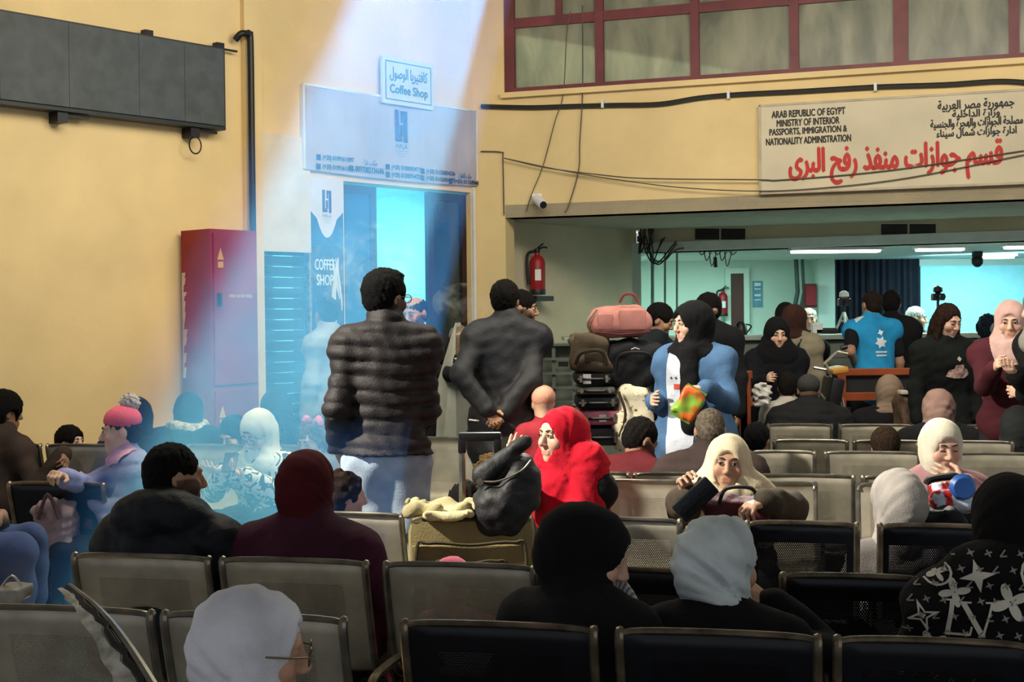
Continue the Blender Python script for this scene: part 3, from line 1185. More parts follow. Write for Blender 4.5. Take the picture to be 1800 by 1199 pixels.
win = obj('window_1', None, kind='structure', loc=RP(u_w, zW0))
WORLD_PARENTS.add(win.name)
muls = [892, 1052, 1220, 1395, 1583, 1783]
uM = [rw(x, 90)[0] for x in muls] + [rw(1783, 90)[0] + 0.98, UR - .1]
zT = rw(1052, 27)[1]
zTop = CEIL_Z - .02
fr = MB()
slab(fr, RP, uM[0] - .05, UR, zW0, zW0 + .05, -0.02, -0.12)
fr.build('bottom_rail', m_maroon, win)
fr = MB()
slab(fr, RP, uM[0] - .05, UR, zT - .045, zT + .045, -0.03, -0.11)
fr.build('transom', m_maroon, win)
for i, u in enumerate(uM):
    fr = MB()
    wv = 0.04 if i not in (0, 4) else 0.06
    slab(fr, RP, u - wv, u + wv, zW0 + .05, zTop, -0.02, -0.115)
    fr.build('mullion', m_maroon, win)
for i in range(len(uM) - 1):
    for z0, z1 in ((zW0 + .05, zT - .045), (zT + .045, zTop)):
        um = [(uM[i] + .04, uM[i + 1] - .04)]
        if i == 0 and z0 > zT:
            mid = rw(980, 10)[0]
            um = [(uM[0] + .04, mid - .03), (mid + .03, uM[1] - .04)]
            fr = MB()
            slab(fr, RP, mid - .03, mid + .03, z0, zTop, -0.03, -0.11)
            fr.build('mullion', m_maroon, win)
        for a, b in um:
            g = MB()
            slab(g, RP, a, b, z0, z1, -0.06, -0.072)
            g.build('pane', m_pane, win)

# ---- passport hall behind the overhang
bm_ = MB()
zI = 2.31
dirB = (bB - bA).normalized()
bm_.prism([bA - ZV * (zB - zI), bB - ZV * (zB - zI), bB, bA], dirB.cross(ZV) * -0.3)
bm_.build('trim_3', m_cream, kind='structure')
ci = MB()
ci.prism([(1.2, 15.0, zI), bB - ZV * (zB - zI), (9.5, 18.2, zI), (1.2, 18.2, zI)], (0, 0, 0.1))
ci.build('ceiling_passport_hall', mat("panel_ceiling", '#cfd6d2', rough=0.8, var=0.05), kind='structure')
YB = 17.6
bw = MB().box((5.4, YB + .1, 1.2), (8.6, 0.2, 2.4))
bw.build('wall_back', m_pale, kind='structure')
MB().box((1.36, 16.3, 1.2), (0.12, 2.7, 2.4)).build('wall_passport_side', m_pale, kind='structure')
MB().box((9.4, 15, 1.3), (0.2, 6, 2.6)).build('wall_right', m_cream, kind='structure')


def back(px, py, y=YB):
    return at(px, py, y)


def back_box(name, px0, px1, py0, py1, m, dep=0.03, y=YB, parent=None, **kw):
    a, b = at(px0, py1, y), at(px1, py0, y)
    c = (a + b) / 2
    return MB().box((c.x, y - dep / 2, c.z), (abs(b.x - a.x), dep, abs(b.z - a.z))).build(name, m, parent, **kw)


# brown door in the back wall
dr = obj('door_1', None, kind='structure', loc=at(1295, 560, YB))
WORLD_PARENTS.add(dr.name)
a, b = at(1284, 560, YB), at(1305, 481, YB)
MB().box(((a.x + b.x) / 2, YB - .03, b.z / 2), (b.x - a.x, .06, b.z)).build('door_leaf', mat("brown_wood", '#4a241c', rough=0.5), dr)
for xx in (a.x - .04, b.x + .04):
    MB().box((xx, YB - .04, b.z / 2), (.07, .08, b.z)).build('door_frame', m_pale, dr)
MB().box(((a.x + b.x) / 2, YB - .04, b.z + .035), (b.x - a.x + .15, .08, .07)).build('door_frame', m_pale, dr)
# dark doorway with a heavy curtain
cur = MB()
a, b = at(1466, 585, YB), at(1612, 452, YB)
nn = 40
pts = []
for i in range(nn + 1):
    x = a.x + (b.x - a.x) * i / nn
    pts.append((x, YB - .12 + 0.025 * math.sin(i * 1.9) + .01 * math.sin(i * .7)))
for i in range(nn):
    (x0, y0), (x1, y1) = pts[i], pts[i + 1]
    cur.prism([(x0, y0, 0.02), (x1, y1, 0.02), (x1, y1, b.z), (x0, y0, b.z)], (0, 0.012, 0))
cur.build('curtain', cloth('#1d1f2a'), label='tall dark navy curtain hanging on the back wall of the passport hall', cat='curtain')
# pale column left of the curtain
a, b = at(1436, 585, YB - .3), at(1464, 452, YB - .3)
MB().box(((a.x + b.x) / 2, YB - .2, zI / 2), (b.x - a.x, .4, zI)).build('trim_4', m_pale, kind='structure')
# pale blue partition on the right
m_cyan = mat("pale_blue_partition", '#9fdbe6', rough=0.7, var=0.04)
p0 = MB()
a, b = at(1618, 560, YB - .1), at(1800, 466, YB - .1)
p0.box(((a.x + b.x) / 2 + 1.2, YB - .08, b.z / 2), (b.x - a.x + 2.4, .06, b.z))
p0.build('trim_5', m_cyan, kind='structure')
# vents in the beam
for (x0, x1, y0, y1, lb) in ((1222, 1310, 402, 421, 'dark double vent grille in the beam beside the pipes'),
                             (1549, 1645, 394, 413, 'dark double vent grille in the beam above the blue vest')):
    def on_beam(px, py):
        n_ = dirB.cross(ZV)
        return at_plane(px, py, bA + n_ * 0.012, n_)
    v = thing_w('vent_grille', lb, 'vent', on_beam((x0 + x1) / 2, y1))
    nB = dirB.cross(ZV).normalized()
    for h in (0, 1):
        xa, xb = (x0 + (x1 - x0) * (0.0 + .52 * h)), (x0 + (x1 - x0) * (.48 + .52 * h))
        q = [on_beam(xa, y1), on_beam(xb, y1), on_beam(xb, y0), on_beam(xa, y0)]
        MB().prism(q, nB * 0.004).build('grille', m_black, v)
        for k in range(1, 6):
            t = k / 6
            MB().tube([q[0].lerp(q[3], t) + nB * .006, q[1].lerp(q[2], t) + nB * .006], 0.005, 4).build('slat', mat("slat_grey", '#2b2d2c'), v)
    MB().prism([on_beam(x0 - 3, y1 + 3), on_beam(x1 + 3, y1 + 3), on_beam(x1 + 3, y0 - 3), on_beam(x0 - 3, y0 - 3)], -nB * 0.006).build('frame', m_cream, v)

# fluorescent fittings under the low ceiling
m_tube = mat("fluorescent_tube", (0.85, 1.0, 0.96), emit=7.0, var=0.0)
for (x0, x1, y, dd, lb) in ((1392, 1545, 428, 14.35, 'long lit fluorescent strip nearest the vents'), (1612, 1692, 425, 14.2, 'short lit fluorescent strip above the curtain edge'),
                            (1726, 1780, 443, 16.3, 'small lit fluorescent strip beside the black dome'), (1768, 1830, 420, 13.9, 'lit fluorescent strip at the right picture edge')):
    a, b = at(x0, y, dd), at(x1, y, dd)
    t = thing_w('ceiling_light', lb, 'lamp', ((a.x + b.x) / 2, dd, zI))
    MB().box(((a.x + b.x) / 2, dd, zI - .015), (b.x - a.x + .05, .2, .03)).build('housing', m_white, t)
    MB().box(((a.x + b.x) / 2, dd, zI - .04), (b.x - a.x, .15, .03), bev=.01).build('diffuser', m_tube, t)
    light('fluorescent_glow', 'AREA', ((a.x + b.x) / 2, dd, zI - .07), ((a.x + b.x) / 2, dd, 0), 26, (0.62, 1.0, 0.90), shape='RECTANGLE', size=b.x - a.x, size_y=.15)
light('fluorescent_glow', 'AREA', (2.3, 16.2, zI - .05), (2.3, 16.4, 0), 40, (0.60, 1.0, 0.90), shape='RECTANGLE', size=1.2, size_y=.2)
light('fluorescent_glow', 'AREA', (5.5, 16.0, zI - .05), (6.2, 17.0, 1), 48, (0.45, 0.9, 1.0), shape='RECTANGLE', size=1.4, size_y=.2)

# room seen through the coffee shop door
rm = MB()
q0, q1 = LP(uDa - 0.6, 0, -1.9), LP(uDb + .3, 0, -1.9)
slab(rm, LP, uDa - .7, uDb + .6, 0, 3.0, -2.0, -2.1)
slab(rm, LP, uDa - .7, uDa - .6, 0, 3.0, -0.22, -2.0)
slab(rm, LP, uDb + .5, uDb + .6, 0, 3.0, -0.22, -2.0)
slab(rm, LP, uDa - .7, uDb + .6, 2.9, 3.0, -0.22, -2.1)
rm.build('wall_coffee_shop', mat("coffee_wall", '#bfeef0', rough=0.8, var=0.04), kind='structure')
lp = LP((uDa + uDb) / 2 + .1, 2.8, -1.0)
light('coffee_shop_lamp', 'AREA', lp, lp - ZV * 2 - LN * .6, 42, (0.34, 0.88, 1.0), shape='SQUARE', size=0.7)
# door leaves
d2 = obj('door_2', None, kind='structure', loc=LP(uDb, 0))
WORLD_PARENTS.add(d2.name)
m_glassd = mat("door_glass_dark", '#20302f', rough=0.12, var=0.2, spec=0.6)
m_frame = mat("door_frame_brown", '#2c1616', rough=0.4)


def leaf(parent, ua, ub, z1, n, glass):
    w_ = 0.07
    for q in ((ua, ua + w_, 0, z1), (ub - w_, ub, 0, z1), (ua + w_, ub - w_, z1 - w_, z1), (ua + w_, ub - w_, 0.0, .16), (ua + w_, ub - w_, 1.0, 1.07)):
        m_ = MB()
        slab(m_, LP, q[0], q[1], q[2], q[3], n, n - .05)
        m_.build('rail', m_frame, parent)
    for z0_, z1_ in ((.16, 1.0), (1.07, z1 - w_)):
        m_ = MB()
        slab(m_, LP, ua + w_, ub - w_, z0_, z1_, n - .02, n - .03)
        m_.build('pane', glass, parent)


leaf(d2, lw(762, 450)[0], lw(829, 450)[0], zD - .02, -0.06, m_glassd)
d3 = obj('door_3', None, kind='structure', loc=LP(uDa, 0))
WORLD_PARENTS.add(d3.name)
m_bluedoor = mat("blue_door_film", '#1d4f86', rough=0.35, var=0.1)
leaf(d3, uDa, lw(671, 450)[0], zD - .02, -0.06, m_bluedoor)
tr = MB()
u0_, u1_ = lw(829, 450)[0], lw(847, 450)[0]
slab(tr, LP, u0_, min(u1_, uC - .02), 0, zD + .05, 0.0, 0.03)
tr.build('trim_6', m_white, kind='structure')
# kiosk roller shutter left of the door
sh_ = thing_w('roller_shutter', 'dark teal roller shutter between red cabinet and coffee shop door', 'shutter', LP((uKa + uKb) / 2, 0))
m_sh = mat("shutter_slat", '#122830', rough=0.7, var=0.12)
zc = 0.03
while zc < zK - 0.02:
    m_ = MB()
    slab(m_, LP, uKa + .01, uKb - .01, zc, min(zc + .082, zK), -0.05, -0.085)
    slab(m_, LP, uKa + .01, uKb - .01, zc + .03, min(zc + .055, zK), -0.04, -0.05)
    m_.build('slat', m_sh, sh_)
    zc += 0.088
m_ = MB()
slab(m_, LP, uKa - .03, uKa + .01, 0, zK, 0.0, -0.1)
slab(m_, LP, uKb - .01, uKb + .03, 0, zK, 0.0, -0.1)
m_.build('guide_rail', m_chrome, sh_)
# pale board standing in for the beam-lit wall above the shutter
f0 = lw(453, 438, .03)
f1 = lw(547, 440, .03)
fb = MB()
slab(fb, LP, f0[0], f1[0], zK - .01, zK + .95, 0.002, 0.03)
fb.build('lit_wall_board', mat("lit_wall_cream", '#d9cdb0', rough=0.7, var=.05), label='pale board standing in for beam-lit wall above the teal roller shutter', cat='board')

# haze of smoke standing in the beam of sunlight: the body follows the sun from the roof opening to the floor
hz = MB()
k_ = SUN / SUN.z
tz = [CEIL_Z + .02, 0.02]
mrg = 0.16
top_ = [Vector((HX - .53 - mrg, HY - .5 - mrg, CEIL_Z)), Vector((HX + .53 + mrg, HY - .5 - mrg, CEIL_Z)),
        Vector((HX + .53 + mrg, HY + .5 + mrg, CEIL_Z)), Vector((HX - .53 - mrg, HY + .5 + mrg, CEIL_Z))]
hz.prism(top_, -k_ * (CEIL_Z - .02))
m_haze = bpy.data.materials.new("smoke_haze")
m_haze.use_nodes = True
nt = m_haze.node_tree
nt.nodes.remove(nt.nodes["Principled BSDF"])
vsn = nt.nodes.new('ShaderNodeVolumeScatter')
vsn.inputs['Color'].default_value = (0.065, 0.32, 1.0, 1)
vsn.inputs['Anisotropy'].default_value = 0.2
tc = nt.nodes.new('ShaderNodeTexCoord')
ns = nt.nodes.new('ShaderNodeTexNoise')
ns.inputs['Scale'].default_value = 2.2
ns.inputs['Detail'].default_value = 4
ns.inputs['Distortion'].default_value = 0.8
mr = nt.nodes.new('ShaderNodeMapRange')
mr.inputs[1].default_value, mr.inputs[2].default_value = 0.35, 0.75
mr.inputs[3].default_value, mr.inputs[4].default_value = 0.13, 0.26
nt.links.new(tc.outputs['Object'], ns.inputs['Vector'])
nt.links.new(ns.outputs[0], mr.inputs[0])
sx_ = nt.nodes.new('ShaderNodeSeparateXYZ')
nt.links.new(tc.outputs['Object'], sx_.inputs[0])
mz = nt.nodes.new('ShaderNodeMapRange')          # density raised low down to strengthen the lower part of the beam
mz.inputs[1].default_value, mz.inputs[2].default_value = 1.3, 2.6
mz.inputs[3].default_value, mz.inputs[4].default_value = 1.75, 1.1
nt.links.new(sx_.outputs[2], mz.inputs[0])
mm_ = nt.nodes.new('ShaderNodeMath')
mm_.operation = 'MULTIPLY'
nt.links.new(mr.outputs[0], mm_.inputs[0])
nt.links.new(mz.outputs[0], mm_.inputs[1])
nt.links.new(mm_.outputs[0], vsn.inputs['Density'])
nt.links.new(vsn.outputs[0], nt.nodes["Material Output"].inputs['Volume'])
hz.build('smoke_haze', m_haze, label='bluish smoke haze standing in the slanting beam of sunlight', cat='smoke', kind='stuff')
# a puff of cigarette smoke drifting beside the door
m_puff = bpy.data.materials.new("cigarette_smoke")
m_puff.use_nodes = True
nt = m_puff.node_tree
nt.nodes.remove(nt.nodes["Principled BSDF"])
v2 = nt.nodes.new('ShaderNodeVolumeScatter')
v2.inputs['Color'].default_value = (0.82, 0.88, 0.95, 1)
v2.inputs['Anisotropy'].default_value = 0.2
tc = nt.nodes.new('ShaderNodeTexCoord')
ns = nt.nodes.new('ShaderNodeTexNoise')
ns.inputs['Scale'].default_value = 6.5
ns.inputs['Detail'].default_value = 5
ns.inputs['Distortion'].default_value = 1.6
mr = nt.nodes.new('ShaderNodeMapRange')
mr.inputs[1].default_value, mr.inputs[2].default_value = 0.52, 0.72
mr.inputs[3].default_value, mr.inputs[4].default_value = 0.0, 3.0
nt.links.new(tc.outputs['Object'], ns.inputs['Vector'])
nt.links.new(ns.outputs[0], mr.inputs[0])
nt.links.new(mr.outputs[0], v2.inputs['Density'])
nt.links.new(v2.outputs[0], nt.nodes["Material Output"].inputs['Volume'])
for px, py, dd, sx, sz, lb in ((812, 532, 8.9, .2, .13, 'white wisp of cigarette smoke beside the dark grey jacket'), (640, 470, 8.6, .34, .3, 'blue wisp of smoke drifting above the puffer jacket in the beam')):
    pf = MB()
    bmesh.ops.create_icosphere(pf.bm, subdivisions=3, radius=1, matrix=Matrix.Translation(at(px, py, dd)) @ Matrix.Diagonal((sx, .22, sz, 1)))
    pf.build('cigarette_smoke', m_puff, label=lb, cat='smoke', kind='stuff')

# ------------------------------------------------------------------ rows of perforated metal seats
def seat_material(name, col, rough, hole=True):
    m = bpy.data.materials.new(name)
    m.use_nodes = True
    nt = m.node_tree
    b = nt.nodes["Principled BSDF"]
    b.inputs['Roughness'].default_value = rough
    b.inputs['Metallic'].default_value = 0.3
    b.inputs['Specular IOR Level'].default_value = 0.4
    tc = nt.nodes.new('ShaderNodeTexCoord')
    n = nt.nodes.new('ShaderNodeTexNoise')
    n.inputs['Scale'].default_value = 7
    n.inputs['Detail'].default_value = 6
    nt.links.new(tc.outputs['Object'], n.inputs['Vector'])
    cr = nt.nodes.new('ShaderNodeValToRGB')
    c = rgb(col)
    cr.color_ramp.elements[0].position = 0.35
    cr.color_ramp.elements[0].color = (*[x * .75 for x in c], 1)
    cr.color_ramp.elements[1].position = 0.7
    cr.color_ramp.elements[1].color = (*[min(1, x * 1.15) for x in c], 1)
    nt.links.new(n.outputs[0], cr.inputs[0])
    nt.links.new(cr.outputs[0], b.inputs['Base Color'])
    # staggered round holes: u, v in metres on the sheet
    uv = nt.nodes.new('ShaderNodeUVMap')
    sep = nt.nodes.new('ShaderNodeSeparateXYZ')
    nt.links.new(uv.outputs[0], sep.inputs[0])

    def mth(op, a, b_=None, c_=None):
        q = nt.nodes.new('ShaderNodeMath')
        q.operation = op
        for i, v in enumerate((a, b_, c_)):
            if v is None:
                continue
            if isinstance(v, (int, float)):
                q.inputs[i].default_value = v
            else:
                nt.links.new(v, q.inputs[i])
        return q.outputs[0]
    p = 0.0075
    u, v = sep.outputs[0], sep.outputs[1]
    vv = mth('DIVIDE', v, p * 0.866)
    row = mth('FLOOR', vv)
    fv = mth('MULTIPLY', mth('SUBTRACT', mth('FRACT', vv), 0.5), 0.866)
    par = mth('MULTIPLY', mth('FRACT', mth('MULTIPLY', row, 0.5)), 1.0)
    uu = mth('ADD', mth('DIVIDE', u, p), par)
    fu = mth('SUBTRACT', mth('FRACT', uu), 0.5)
    dist = mth('SQRT', mth('ADD', mth('MULTIPLY', fu, fu), mth('MULTIPLY', fv, fv)))
    h = mth('LESS_THAN', dist, 0.25)
    # only inside the pressed field of the back and the pan
    inu = mth('LESS_THAN', mth('ABSOLUTE', u), 0.165)
    bk = mth('MULTIPLY', mth('GREATER_THAN', v, 0.085), mth('LESS_THAN', v, 0.30))
    pn = mth('MULTIPLY', mth('GREATER_THAN', v, 0.45), mth('LESS_THAN', v, 0.74))
    fld = mth('MULTIPLY', inu, mth('ADD', bk, pn))
    al = mth('SUBTRACT', 1.0, mth('MULTIPLY', h, fld))
    nt.links.new(al, b.inputs['Alpha'])
    return m


m_seat_g = seat_material("seat_grey_metal", '#aaa596', 0.42)
m_seat_k = seat_material("seat_black_metal", '#15181f', 0.33)
m_seat_l = seat_material("seat_light_metal", '#b0a996', 0.45)
m_rail_g = mat("seat_edge_grey", '#8b877c', rough=0.28, metal=0.8, var=0.2, vscale=15)
m_rail_k = mat("seat_edge_dark", '#857a68', rough=0.28, metal=0.8, var=0.3, vscale=15)
m_beam = mat("seat_beam_black", '#17181a', rough=0.4, metal=0.3)
PROF = [(0.012, .812), (0.0, .806), (0.004, .77), (0.022, .70), (0.045, .62), (0.068, .54), (0.088, .48), (0.112, .445), (0.15, .428), (0.22, .415), (0.32, .405),
        (0.42, .402), (0.48, .408), (0.505, .400), (0.515, .38)]
_seat_cache = {}


def seat_meshes(w, m_s, m_r):
    key = (round(w, 2), m_s.name)
    if key in _seat_cache:
        return _seat_cache[key]
    w = round(w, 2)
    # panel (thin pressed sheet with rounded top corners)
    bm = bmesh.new()
    uvl = bm.loops.layers.uv.new('UVMap')
    NU = 9
    dist = [0]
    for i in range(1, len(PROF)):
        dist.append(dist[-1] + math.hypot(PROF[i][0] - PROF[i - 1][0], PROF[i][1] - PROF[i - 1][1]))
    for side, off in ((0, 0.0), (1, 0.004)):
        gv = []
        for i, (f, z) in enumerate(PROF):
            r_ = []
            for j in range(NU):
                t = j / (NU - 1) * 2 - 1
                inset = 0.03 * max(0, 1 - dist[i] / .05) ** 2 + 0.02 * max(0, 1 - (dist[-1] - dist[i]) / .05)
                x = t * (w / 2 - inset)
                dip = 0.014 * (1 - t * t)
                ff, zz = f, z
                if z > .46:
                    ff += dip + off
                else:
                    zz -= dip * .7 - off
                r_.append((bm.verts.new((x, ff, zz)), x, dist[i]))
            gv.append(r_)
        for i in range(len(gv) - 1):
            for j in range(NU - 1):
                q = [gv[i][j], gv[i][j + 1], gv[i + 1][j + 1], gv[i + 1][j]]
                fc = bm.faces.new([a[0] for a in q])
                fc.smooth = True
                for lp_, a in zip(fc.loops, q):
                    lp_[uvl].uv = (a[1], a[2])
    me = bpy.data.meshes.new('seat_panel')
    bm.to_mesh(me)
    bm.free()
    me.materials.append(m_s)
    # side strap following the sheet
    sf = MB()
    sf.tube(bez([(0, f, z) for f, z in PROF], 2), 0.0125, 8)
    sfm = sf.mesh('side_frame', True)
    sfm.materials.append(m_r)
    tr_ = MB()
    tr_.tube(bez([(-w / 2 + .004, .012, .785), (-w / 2 + .03, .004, .812), (0, .016, .815), (w / 2 - .03, .004, .812), (w / 2 - .004, .012, .785)], 5), 0.009, 8)
    trm = tr_.mesh('top_rail', True)
    trm.materials.append(m_r)
    _seat_cache[key] = (me, sfm, trm)
    return _seat_cache[key]


ARM = None


def bench(label, y0, seats, mode='away', shade='g', yaw=-12.0, py=900, arms=True, slope=0.2126):
    """a run of seats on one beam; seats = (left px, right px) of each back at the row line y = y0 - slope x"""
    global ARM
    m_s, m_r = {'g': (m_seat_g, m_rail_g), 'k': (m_seat_k, m_rail_k), 'l': (m_seat_l, m_rail_g)}[shade]
    sp = []
    nrow = Vector((slope, 1, 0)).normalized()
    for a, b in seats:
        A, B = at_plane(a, py, Vector((0, y0, 0)), nrow), at_plane(b, py, Vector((0, y0, 0)), nrow)
        A.z = B.z = 0
        sp.append((A, B))
    mid = (sp[0][0] + sp[-1][1]) / 2
    rz = -math.atan(slope) + (math.pi if mode != 'away' else 0)
    root = thing('bench', label, 'bench', mid, rz, group=None)
    Mi = root.matrix_basis.inverted()
    xs = []
    for A, B in sp:
        c = Mi @ ((A + B) / 2)
        w = (B - A).length
        pm, sfm, trm = seat_meshes(w, m_s, m_r)
        w = round(w, 2)
        sroot = obj('seat_panel', pm, root, None, loc=c)
        for sg in (-1, 1):
            obj('side_frame', sfm, sroot, None, loc=(sg * (w / 2 - .002), 0, 0))
        obj('top_rail', trm, sroot, None)
        xs.append((c.x, w))
    x0 = min(x - w / 2 for x, w in xs)
    x1 = max(x + w / 2 for x, w in xs)
    MB().box(((x0 + x1) / 2, .26, .34), (x1 - x0, .06, .08), bev=.008).build('beam', m_beam, root)
    for x in (x0 + .12, x1 - .12):
        lg = MB().box((x, .26, .16), (.05, .05, .30))
        lg.box((x, .28, .02), (.06, .52, .04), bev=.01)
        lg.build('leg', m_rail_g, root)
    if arms:
        ex = sorted([x - w / 2 - .025 for x, w in xs] + [xs[-1][0] + xs[-1][1] / 2 + .025])
        for x in ex:
            MB().tube(bez([(x, .26, .34), (x, .16, .42), (x, .13, .56), (x, .17, .615), (x, .30, .62), (x, .42, .615), (x, .45, .59)], 4), 0.013, 6).build('armrest', m_rail_k, root, True)
    return root


bench('grey perforated bench at the bottom left with a torn metal strip', 3.47, [(-55, 265), (287, 604)], shade='g', py=1080)
bench('black perforated bench nearest the camera under the black and pale blue headscarves', 3.47, [(708, 1046), (1086, 1440), (1470, 1815)], shade='k', py=1110)
bench('grey perforated bench holding the man in a dark hooded jacket and the plum coat', 4.30, [(130, 366), (390, 642), (677, 938)], shade='g', py=990)
bench('black perforated bench second from the camera on the right', 4.30, [(985, 1250), (1285, 1330 + 290), (1650, 1905)][0:1] + [(1375, 1628), (1655, 1900)], shade='k', py=1005)
bench('small grey bench behind the plum coat and the curly haired child', 5.38, [(505, 706)], shade='g', py=905, arms=False)
bench('brownish grey bench back beside the black headscarf', 5.38, [(1010, 1196)], shade='g', py=915, arms=False)
bench('black perforated bench in front of the girl with the white headscarf', 5.38, [(1312, 1508), (1545, 1745), (1780, 1960)], shade='k', py=925)
bench('sunlit pale bench of the red headscarf and the old woman, facing the camera', 6.68, [(1062, 1238), (1252, 1434), (1508, 1680), (1695, 1870)], 'facing', 'l', py=848)
bench('pale bench back to back with the sunlit bench, under the brown jacket', 6.98, [(930, 1105), (1115, 1300), (1318, 1500), (1515, 1660), (1680, 1850)], 'away', 'l', py=835)
bench('grey bench of the two boys, just behind the sunlit bench', 8.2, [(1160, 1300), (1318, 1432), (1450, 1617), (1665, 1830)], 'away', 'l', py=792)
bench('grey bench holding the mauve headscarf, seen over the boys', 8.95, [(1360, 1490), (1502, 1630), (1645, 1780)], 'away', 'l', py=775)
bench('far grey bench holding the taupe headscarf and black puffer coat', 10.25, [(1350, 1462), (1476, 1605), (1690, 1782)], 'away', 'l', py=746)
bench('dark bench at the left edge holding the grey jacket, seen from behind', 6.2, [(15, 182)], 'away', 'k', py=850, arms=False)
bench('dark grey bench along the left wall under the outstretched brown sleeve', 8.18, [(-60, 70), (82, 205)], 'away', 'g', py=783)
bench('grey bench in the blue haze behind the patterned jacket', 8.28, [(330, 470), (480, 610)], 'facing', 'g', py=785)
bench('pale grey bench facing the camera beside the man in jeans', 8.95, [(716, 838)], 'facing', 'l', py=760, arms=False)
bench('pale grey bench back just beyond the man in jeans', 9.75, [(724, 812)], 'away', 'l', py=738, arms=False)
bench('lone pale bench end by the red cabinet', 9.4, [(262, 304)], 'away', 'g', py=735, arms=False)

# ------------------------------------------------------------------ things on the walls
# dark display board
bd = thing_w('display_board', 'long dark grey electronic display board high on the left yellow wall', 'display', LP(-1, 3.1))
uB1 = lw(398, 150, .16)[0]
zB0, zB1 = lw(200, 205, .16)[1], lw(200, 50, .16)[1]
uB0 = -4.0
m_panel = mat("display_panel", '#454b4c', rough=0.55, var=0.12, vscale=9, bump=0.05)
m_ = MB()
slab(m_, LP, uB0, uB1, zB0, zB1, 0.02, 0.145)
m_.build('casing', mat("display_casing", '#24282b', rough=0.5), bd)
xs_ = [uB0 + .02] + [lw(x, 150, .16)[0] for x in (-140, 0, 122, 245, 325)] + [uB1 - .02]
for i in range(len(xs_) - 1):
    m_ = MB()
    slab(m_, LP, xs_[i] + .0015, xs_[i + 1] - .0015, zB0 + .03, zB1 - .015, 0.145, 0.16)
    m_.build('panel', m_panel, bd)
for px in (95, 327):
    u = lw(px, 230)[0]
    m_ = MB()
    slab(m_, LP, u - .04, u + .04, zB0 - .075, zB0 - .002, 0.0, 0.12)
    slab(m_, LP, u - .02, u + .22, zB0 - .03, zB0 - .012, 0.06, 0.1)
    m_.build('bracket', m_black, bd)
for px in (250, 375):
    u = lw(px, 60)[0]
    m_ = MB()
    slab(m_, LP, u - .04, u + .03, zB1 + .002, zB1 + .05, 0.04, 0.1)
    slab(m_, LP, u - .02, u + .18, zB1 + .004, zB1 + .018, 0.05, 0.07)
    m_.build('bracket', m_black, bd)
u, z = lw(346, 255, .12)
MB().tube([LP(u + .055 * math.cos(t), z + .065 * math.sin(t), .1) for t in np.linspace(0, 6.28, 18)], .006, 6).tube([LP(u, z + .065, .1), LP(u - .01, zB0, .1)], .006, 6) \
    .build('wire_loop', m_black, bd, True)
# black pipe
u, z1_ = lw(440, 62, .1)
u2, z2_ = lw(424, 60, .1)
MB().tube(bez([LP(u2 - .03, z1_ - .05, .06), LP(u2, z1_, .1), LP(u - .02, z1_, .1), LP(u, z1_ - .06, .1), LP(u, 2.9, .1), LP(u, 2.2, .1), LP(u, 0.05, .1)], 6), 0.026, 10) \
    .build('pipe', m_black, label='black vertical pipe with a bend on the left yellow wall', cat='pipe', smooth=True)

# red fire cabinet
uc0 = lw(313, 560)[0]
CD, CW = 0.41, 0.44
CH = at_plane(370, 402, LO + LN * CD, LN).z
cb = thing_w('fire_cabinet', 'tall red metal fire cabinet with two doors against the yellow wall', 'cabinet', LP(uc0, 0, .2))
m_ = MB()
slab(m_, LP, uc0, uc0 + CW, 0.02, CH, 0.003 + .05, CD)
m_.build('body', m_dkred, cb)
m_yel = mat("sticker_ochre", '#c79a3c', var=0.1)
for z0, z1 in ((0.08, CH * .47), (CH * .49, CH - .03)):
    m_ = MB()
    slab(m_, LP, uc0 + .025, uc0 + CW - .02, z0, z1, CD, CD + .018)
    dr_ = m_.build('door', m_dkred, cb)
    m_ = MB()
    zz = z0 + (z1 - z0) * .56
    slab(m_, LP, uc0 + .05, uc0 + .075, zz - .05, zz + .05, CD + .018, CD + .045)
    m_.build('handle', m_black, dr_)
    text_on('lettering', 'FIRE HOSE REEL', LP(uc0 + .27, zz + .03, CD + .018), LU, ZV, LN, .22, mat("sticker_text", '#d8b9a8'), dr_)
    m_ = MB()
    m_.prism([LP(uc0 + .055, z1 - .20, CD + .0185), LP(uc0 + .115, z1 - .20, CD + .0185), LP(uc0 + .085, z1 - .11, CD + .0185)], LN * .001)
    m_.prism([LP(uc0 + .06, z1 - .26, CD + .0185), LP(uc0 + .11, z1 - .26, CD + .0185), LP(uc0 + .11, z1 - .215, CD + .0185), LP(uc0 + .06, z1 - .215, CD + .0185)], LN * .001)
    m_.build('sticker', m_yel, dr_)
# peeled paint along the back edge of the cabinet
m_ = MB()
r_ = random.Random(3)
zz = CH - .32
while zz > CH - 1.05:
    hgt = r_.uniform(.03, .09)
    wd = r_.uniform(.02, .07)
    m_.prism([LP(uc0 - .002, zz, .06), LP(uc0 - .002, zz, .06 + wd), LP(uc0 - .002, zz - hgt, .06 + wd * .7), LP(uc0 - .002, zz - hgt, .06)], -LU * .001)
    zz -= hgt * .9
m_.build('peeled_paint', mat("bare_primer", '#cfb9a2'), cb)

